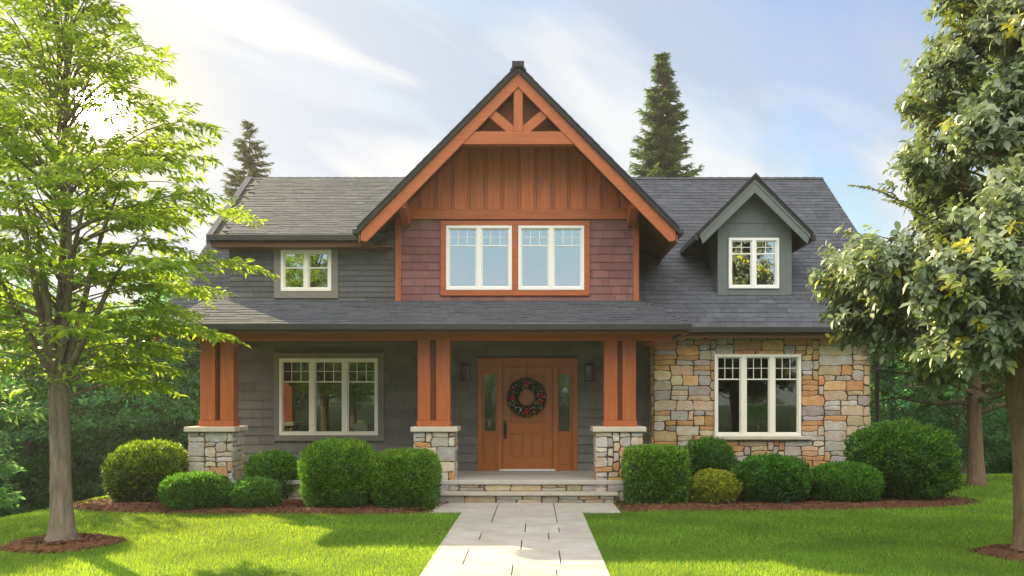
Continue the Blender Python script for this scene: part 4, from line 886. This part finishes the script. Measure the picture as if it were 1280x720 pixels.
def oval_tree(x, y):
    root = empty("broadleaf_tree", (x, y, 0)); tag(root, "oval-leaved sage green tree with leaning brown trunk right of the house", "tree")
    r = np.random.default_rng(41); random.seed(41); t = MB()
    t.tube([(0, 0, -.1), (0, 0, .03), (0, 0, .15), (-.01, 0, .5), (-.02, .02, 1.0), (-.06, .03, 1.5), (-.12, .04, 1.85), (-.05, .1, 2.5), (.05, .1, 3.5), (.1, .1, 4.6), (.12, .1, 5.8), (.1, .1, 6.9)],
           [.27, .22, .175, .15, .14, .135, .13, .10, .075, .05, .03, .012], 14, wob=.06)
    prof_z = [1.85, 2.06, 2.33, 2.7, 3.15, 3.6, 4.25, 5.26, 6.36, 7.1, 7.6]; prof_r = [.5, 1.0, 1.5, 2.05, 2.2, 1.95, 1.65, 1.35, .95, .55, .15]
    P_, D_, N_, L_, C_ = [], [], [], [], []
    for i in range(30):
        q = (i+.5)/30; ze = 2.2+q*5.0; Rr = np.interp(ze, prof_z, prof_r)*.86; a = i*2.39996; zb = 1.75+(ze-2.1)*.85
        ss = np.linspace(0, 1, 7); path = np.stack([math.cos(a)*Rr*ss+.05*np.sin(ss*6+i)-.06, math.sin(a)*Rr*ss, zb+(ze-zb)*ss**.8], 1)
        t.tube([tuple(p) for p in path], list(np.linspace(.038 if q < .5 else .022, .005, 7)), 6)
    lobes = []
    for i in range(96):
        z = 2.0+5.5*((i+.5)/96)**.93; Rm = np.interp(z, prof_z, prof_r); a = i*2.39996+r.uniform(-.4, .4); rr = Rm*(r.uniform(.46, .84) if i % 3 else r.uniform(.1, .45))
        lobes.append((math.cos(a)*rr, math.sin(a)*rr, z, r.uniform(.26, .50)*(.55+.45*Rm/2.2)))
        t.tube([(0, 0, max(1.9, z-.7)), (math.cos(a)*rr*.5, math.sin(a)*rr*.5, z-.25), (math.cos(a)*rr, math.sin(a)*rr, z)], [.022, .014, .007], 5)
    for i in range(20):
        z = r.uniform(2.35, 3.3); a = r.uniform(2.5, 4.4); Rm = np.interp(z, prof_z, prof_r); rr = Rm*r.uniform(.66, .95); lobes.append((math.cos(a)*rr, math.sin(a)*rr, z, r.uniform(.26, .42)))
    nc = 7200
    for i in range(nc):
        lb = lobes[i % len(lobes)]; dv = nrm(r.normal(0, 1, 3)); q_ = lb[3]*r.random()**.45
        o = np.array(lb[:3])+dv*q_*np.array([1.15, 1.15, .8]); z = o[2]; a = math.atan2(o[1], o[0]); rr = math.hypot(o[0], o[1]); Rm = max(.3, np.interp(z, prof_z, prof_r))
        if r.random() < .10: o = o+dv*r.uniform(.05, .22)
        d = nrm(np.array([math.cos(a)*.9, math.sin(a)*.9, r.uniform(.0, .8)])+r.normal(0, .35, 3)); m = r.integers(9, 15)
        ln = r.uniform(.14, .26); u = np.sort(r.uniform(0, 1, m)); fa = np.arange(m)*2.4+r.uniform(0, 6)
        e1 = nrm(np.cross(d, [0.1, 0.2, 1])); e2 = np.cross(d, e1)
        pts = o+d*(u*ln)[:, None]; ld = (e1[None]*np.cos(fa)[:, None]+e2[None]*np.sin(fa)[:, None])*.9+d[None]*.6
        ld[:, 2] -= .25
        P_.append(pts); D_.append(ld); N_.append(np.tile([math.cos(a)*.5, math.sin(a)*.5, 1], (m, 1))+r.normal(0, .35, (m, 3))); L_.append(r.uniform(.075, .135, m))
        v = r.random(); tip = (rr/Rm > .85)
        base = np.array([.255, .305, .205]) if v < .55 else (np.array([.165, .225, .120]) if v < .86 else (np.array([.23, .28, .08]) if not (tip and v > .94) else np.array([.45, .42, .04])))
        C_.append(base[None]*r.uniform(.75, 1.25, (m, 1)))
    # long young shoots beyond the crown outline
    for (px, py) in ((1043, 296), (1068, 228), (1118, 128), (1045, 350), (1120, 206), (1085, 262), (1170, 40), (1150, 75), (1060, 380), (1195, 12)):
        tip = np.array([xa(px, y)-x, r.uniform(-.5, .2), za(py, y)]); st = tip*np.array([.62, .62, 1])+np.array([.1, 0, -.42]); m = 24; u = np.linspace(0, 1, m)
        path = st+(tip-st)*u[:, None]; path[:, 2] += .1*np.sin(u*3.1); t.tube([tuple(p) for p in path[::4]], list(np.linspace(.012, .004, 6)), 5)
        for k in range(3):
            fa = np.arange(m)*2.4+k*2.1; P_.append(path); D_.append(np.stack([np.cos(fa)-.3, np.sin(fa), np.full(m, .1)], 1)); N_.append(np.tile([0, 0, 1.], (m, 1))+r.normal(0, .4, (m, 3))); L_.append(r.uniform(.06, .1, m)*(1.15-.5*u))
            C_.append(np.where(u[:, None] > .55, np.array([[.24, .26, .05]]), np.array([[.11, .16, .045]]))*r.uniform(.8, 1.2, (m, 1)))
    P_, D_, N_, L_, C_ = map(np.concatenate, (P_, D_, N_, L_, C_))
    V, Fq = leaves6(P_, D_, N_, L_, L_*.55, .1)
    t.build("trunk", M['barkb'], root, smooth=True); np_mesh("crown", V, Fq, C_, M['leaf_sage'], root, k=6)
oval_tree(*RT)

def conifer(name, x, y, h, rb, label, seed, dens=1.0, hue=(.035, .07, .028)):
    z0 = float(terrain(x, y)); root = empty(name, (x, y, z0-.1)); tag(root, label, "conifer")
    r = np.random.default_rng(seed); t = MB(); t.tube([(0, 0, 0), (0, 0, h*.5), (0, 0, h)], [.24, .14, .01], 8)
    P_, D_, L_, K_ = [], [], [], []
    z = h*.12; i = 0
    while z < h*.995:
        f = z/h; R_ = rb*(1-f)**.8*r.uniform(.75, 1.12)+.05
        for k in range(int(r.integers(4, 7)*dens)):
            a = r.uniform(0, 6.283); rr = R_*r.uniform(.7, 1.1); m = max(6, int(rr*26)); u = np.linspace(.12, 1, m)
            pz = -.30*rr*u+.34*rr*u**2.4+.05
            pts = np.stack([math.cos(a)*rr*u, math.sin(a)*rr*u, z+pz], 1); t.tube([(0, 0, z), tuple(pts[m//2]), tuple(pts[-1])], [.03, .02, .006], 4)
            for sg in (-1, 0, 1):
                d = np.array([math.cos(a)*.8-math.sin(a)*sg*.8, math.sin(a)*.8+math.cos(a)*sg*.8, -.12 if sg else .1])
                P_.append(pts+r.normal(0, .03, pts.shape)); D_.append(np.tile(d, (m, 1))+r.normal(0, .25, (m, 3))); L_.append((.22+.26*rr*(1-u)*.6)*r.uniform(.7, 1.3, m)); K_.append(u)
        z += h*.017*r.uniform(.7, 1.3)*(1.25-f*.6); i += 1
    P_, D_, L_, K_ = map(np.concatenate, (P_, D_, L_, K_)); n = len(P_)
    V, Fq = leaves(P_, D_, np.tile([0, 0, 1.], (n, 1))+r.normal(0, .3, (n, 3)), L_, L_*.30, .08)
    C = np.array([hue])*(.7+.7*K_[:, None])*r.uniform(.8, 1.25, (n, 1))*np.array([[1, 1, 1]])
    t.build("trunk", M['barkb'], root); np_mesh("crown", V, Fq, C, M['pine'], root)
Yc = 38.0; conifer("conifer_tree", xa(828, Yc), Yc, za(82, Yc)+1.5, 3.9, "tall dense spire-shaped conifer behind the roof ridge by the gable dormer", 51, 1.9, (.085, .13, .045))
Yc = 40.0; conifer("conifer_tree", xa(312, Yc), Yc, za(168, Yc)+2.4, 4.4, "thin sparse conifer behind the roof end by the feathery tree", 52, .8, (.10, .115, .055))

def lawn_pine(x, y):
    root = empty("pine_tree", (x, y, 0)); tag(root, "dark spreading pine with bare lower limbs standing on the far lawn", "tree")
    r = np.random.default_rng(61); random.seed(61); t = MB()
    t.tube([(0, 0, -.1), (0, 0, .1), (-.02, 0, .6), (-.05, 0, 1.6), (-.02, 0, 2.6), (.08, 0, 4), (.1, 0, 5.6)], [.25, .19, .155, .14, .12, .08, .03], 10, wob=.05)
    P_, D_, N_, K_ = [], [], [], []
    for i in range(34):
        zb = 1.5+3.9*(i/34); a = i*2.4+r.uniform(-.3, .3); ln = (2.6-.32*(zb-1.5))*r.uniform(.75, 1.1); ss = np.linspace(0, 1, 8)
        path = np.stack([math.cos(a)*ln*ss, math.sin(a)*ln*ss, zb+.55*ss**.7*ln*.35-.28*ss**2+.06*np.sin(ss*9+i)], 1); t.tube([tuple(p) for p in path], list(np.linspace(.06, .012, 8)), 6)
        for k in range(26 if zb > 2.0 else 12):
            s = r.uniform(.35, 1); o = np.array([np.interp(s, ss, path[:, c]) for c in range(3)])+r.normal(0, .2, 3)*np.array([1, 1, .5]); m = 26
            dd = nrm(r.normal(0, 1, (m, 3))+np.array([[0, 0, .3]])); P_.append(o+dd*r.uniform(0, .12, (m, 1))); D_.append(dd); N_.append(r.normal(0, 1, (m, 3))); K_.append(np.full(m, r.uniform(.7, 1.25)))
    P_, D_, N_, K_ = map(np.concatenate, (P_, D_, N_, K_)); n = len(P_)
    V, Fq = leaves(P_, D_, N_, r.uniform(.09, .2, n), r.uniform(.02, .04, n))
    t.build("trunk", M['barkb'], root, smooth=True); np_mesh("crown", V, Fq, np.array([[.075, .13, .045]])*K_[:, None], M['pine'], root)
p = g(1221, 607); lawn_pine(*p)

# wood behind: a few kinds of tree, copied one by one
def wood_template(seed, h, rx, hue):
    r = np.random.default_rng(seed); t = MB(); root = empty("wood_tree")
    t.tube([(0, 0, -.3), (0, 0, h*.3), (.1, 0, h*.6), (.1, .1, h*.9)], [.22, .16, .10, .03], 8, wob=.05)
    P_, D_, K_ = [], [], []
    nl = 46
    for i in range(nl):
        q = (i+.5)/nl; z = h*(.16+.80*q); Rm = rx*math.sin(math.pi*(.16+.80*q))**.7; a = i*2.4; rr = Rm*r.uniform(.35, .92); c = np.array([math.cos(a)*rr, math.sin(a)*rr, z]); s = r.uniform(.55, 1.0)*rx*.36
        t.tube([(0, 0, z*.75), tuple(c)], [.05, .015], 5)
        m = 420; d = nrm(r.normal(0, 1, (m, 3))); d[:, 2] = np.abs(d[:, 2])*1.0-.35; d = nrm(d); P_.append(c+d*s*r.uniform(.5, 1.0, (m, 1))*np.array([[1.25, 1.25, .7]])); dd = d+r.normal(0, .5, (m, 3)); dd[:, 2] -= .3; D_.append(dd); K_.append(np.full(m, r.uniform(.6, 1.6)))
    P_, D_, K_ = map(np.concatenate, (P_, D_, K_)); n = len(P_)
    V, Fq = leaves(P_, D_, np.tile([0, 0, 1.], (n, 1))+r.normal(0, .5, (n, 3)), r.uniform(.11, .22, n), r.uniform(.06, .11, n), .1)
    C = np.array([hue])*K_[:, None]*r.uniform(.75, 1.25, (n, 1))
    tr = t.build("trunk", M['bark'], root); cr = np_mesh("crown", V, Fq, C, M['wood_far'], root)
    return root
TPL = [wood_template(71, 8.0, 2.9, (.060, .140, .060)), wood_template(72, 9.0, 2.5, (.080, .160, .070)), wood_template(73, 7.0, 3.2, (.050, .130, .058))]
used = set()
def wood_tree(k, x, y, s, label, group, rz):
    T = TPL[k]
    if k not in used: used.add(k); o = T
    else:
        o = T.copy(); COL.objects.link(o)
        for ch in T.children: c = ch.copy(); COL.objects.link(c); c.parent = o
    o.location = (x, y, float(terrain(x, y))-.1); o.rotation_euler = (0, 0, rz); o.scale = (s, s, s*random.uniform(.9, 1.08))
    tag(o, label, "tree", group)
random.seed(5)
LW = "hazy green broadleaf tree in the wood beyond the drop at the lawn's edge"; RW = "dark broadleaf tree in the wood behind the far lawn pine"
for row, (y0, n) in enumerate(((29, 8), (34, 9), (41, 10))):
    for i in range(n):
        px = -330+ (i+.5+random.uniform(-.25, .25))*(640/n); y = y0+random.uniform(-1.8, 1.8)
        wood_tree(random.randrange(3), xa(px, y), y, random.uniform(.80, 1.05), LW, "wood beyond the lawn edge", random.uniform(0, 6.28))
for row, (y0, n) in enumerate(((30, 6), (36, 7), (43, 7))):
    for i in range(n):
        px = 1060+(i+.5+random.uniform(-.25, .25))*(560/n); y = y0+random.uniform(-1.8, 1.8)
        wood_tree(random.randrange(3), xa(px, y), y, random.uniform(.75, 1.0), RW, "wood behind the far lawn", random.uniform(0, 6.28))
wood_tree(1, -13.2, 18.6, 1.0, "broadleaf tree on the falling bank left of the feathery tree, added to shade the lawn", None, 2.0)  # added to throw dappled shade across the left lawn
wood_tree(0, -15.8, 21.5, 1.0, "broadleaf tree beyond the left edge just in front of the wood, added to shade the lawn", None, 0.4)  # second tree added out of frame for shade on the left lawn
# the trees across the lawn behind the viewer: the windows mirror them
for i in range(16):
    x = -34+i*4.4+random.uniform(-1, 1); y = -22+random.uniform(-5, 4)
    wood_tree(random.randrange(3), x, y, random.uniform(.42, .62) if i not in (4, 5) else (1.15 if i == 4 else .95), "green tree across the lawn, mirrored in the window panes", "trees mirrored in the panes", random.uniform(0, 6.28))

# ------------------------------------------------------------------ thin morning haze
def haze():
    b = MB(); b.box(-402, 402, -402, 402, -4.6, 21); m = bpy.data.materials.new("haze"); m.use_nodes = True; nt = m.node_tree; nt.nodes.remove(nt.nodes["Principled BSDF"])
    v = nt.nodes.new("ShaderNodeVolumePrincipled"); v.inputs["Color"].default_value = (.96, .97, 1, 1); v.inputs["Density"].default_value = 0.0007; v.inputs["Anisotropy"].default_value = 0.45
    nt.links.new(v.outputs[0], nt.nodes["Material Output"].inputs["Volume"]); o = b.build("haze", m); tag(o, kind='stuff')
haze()
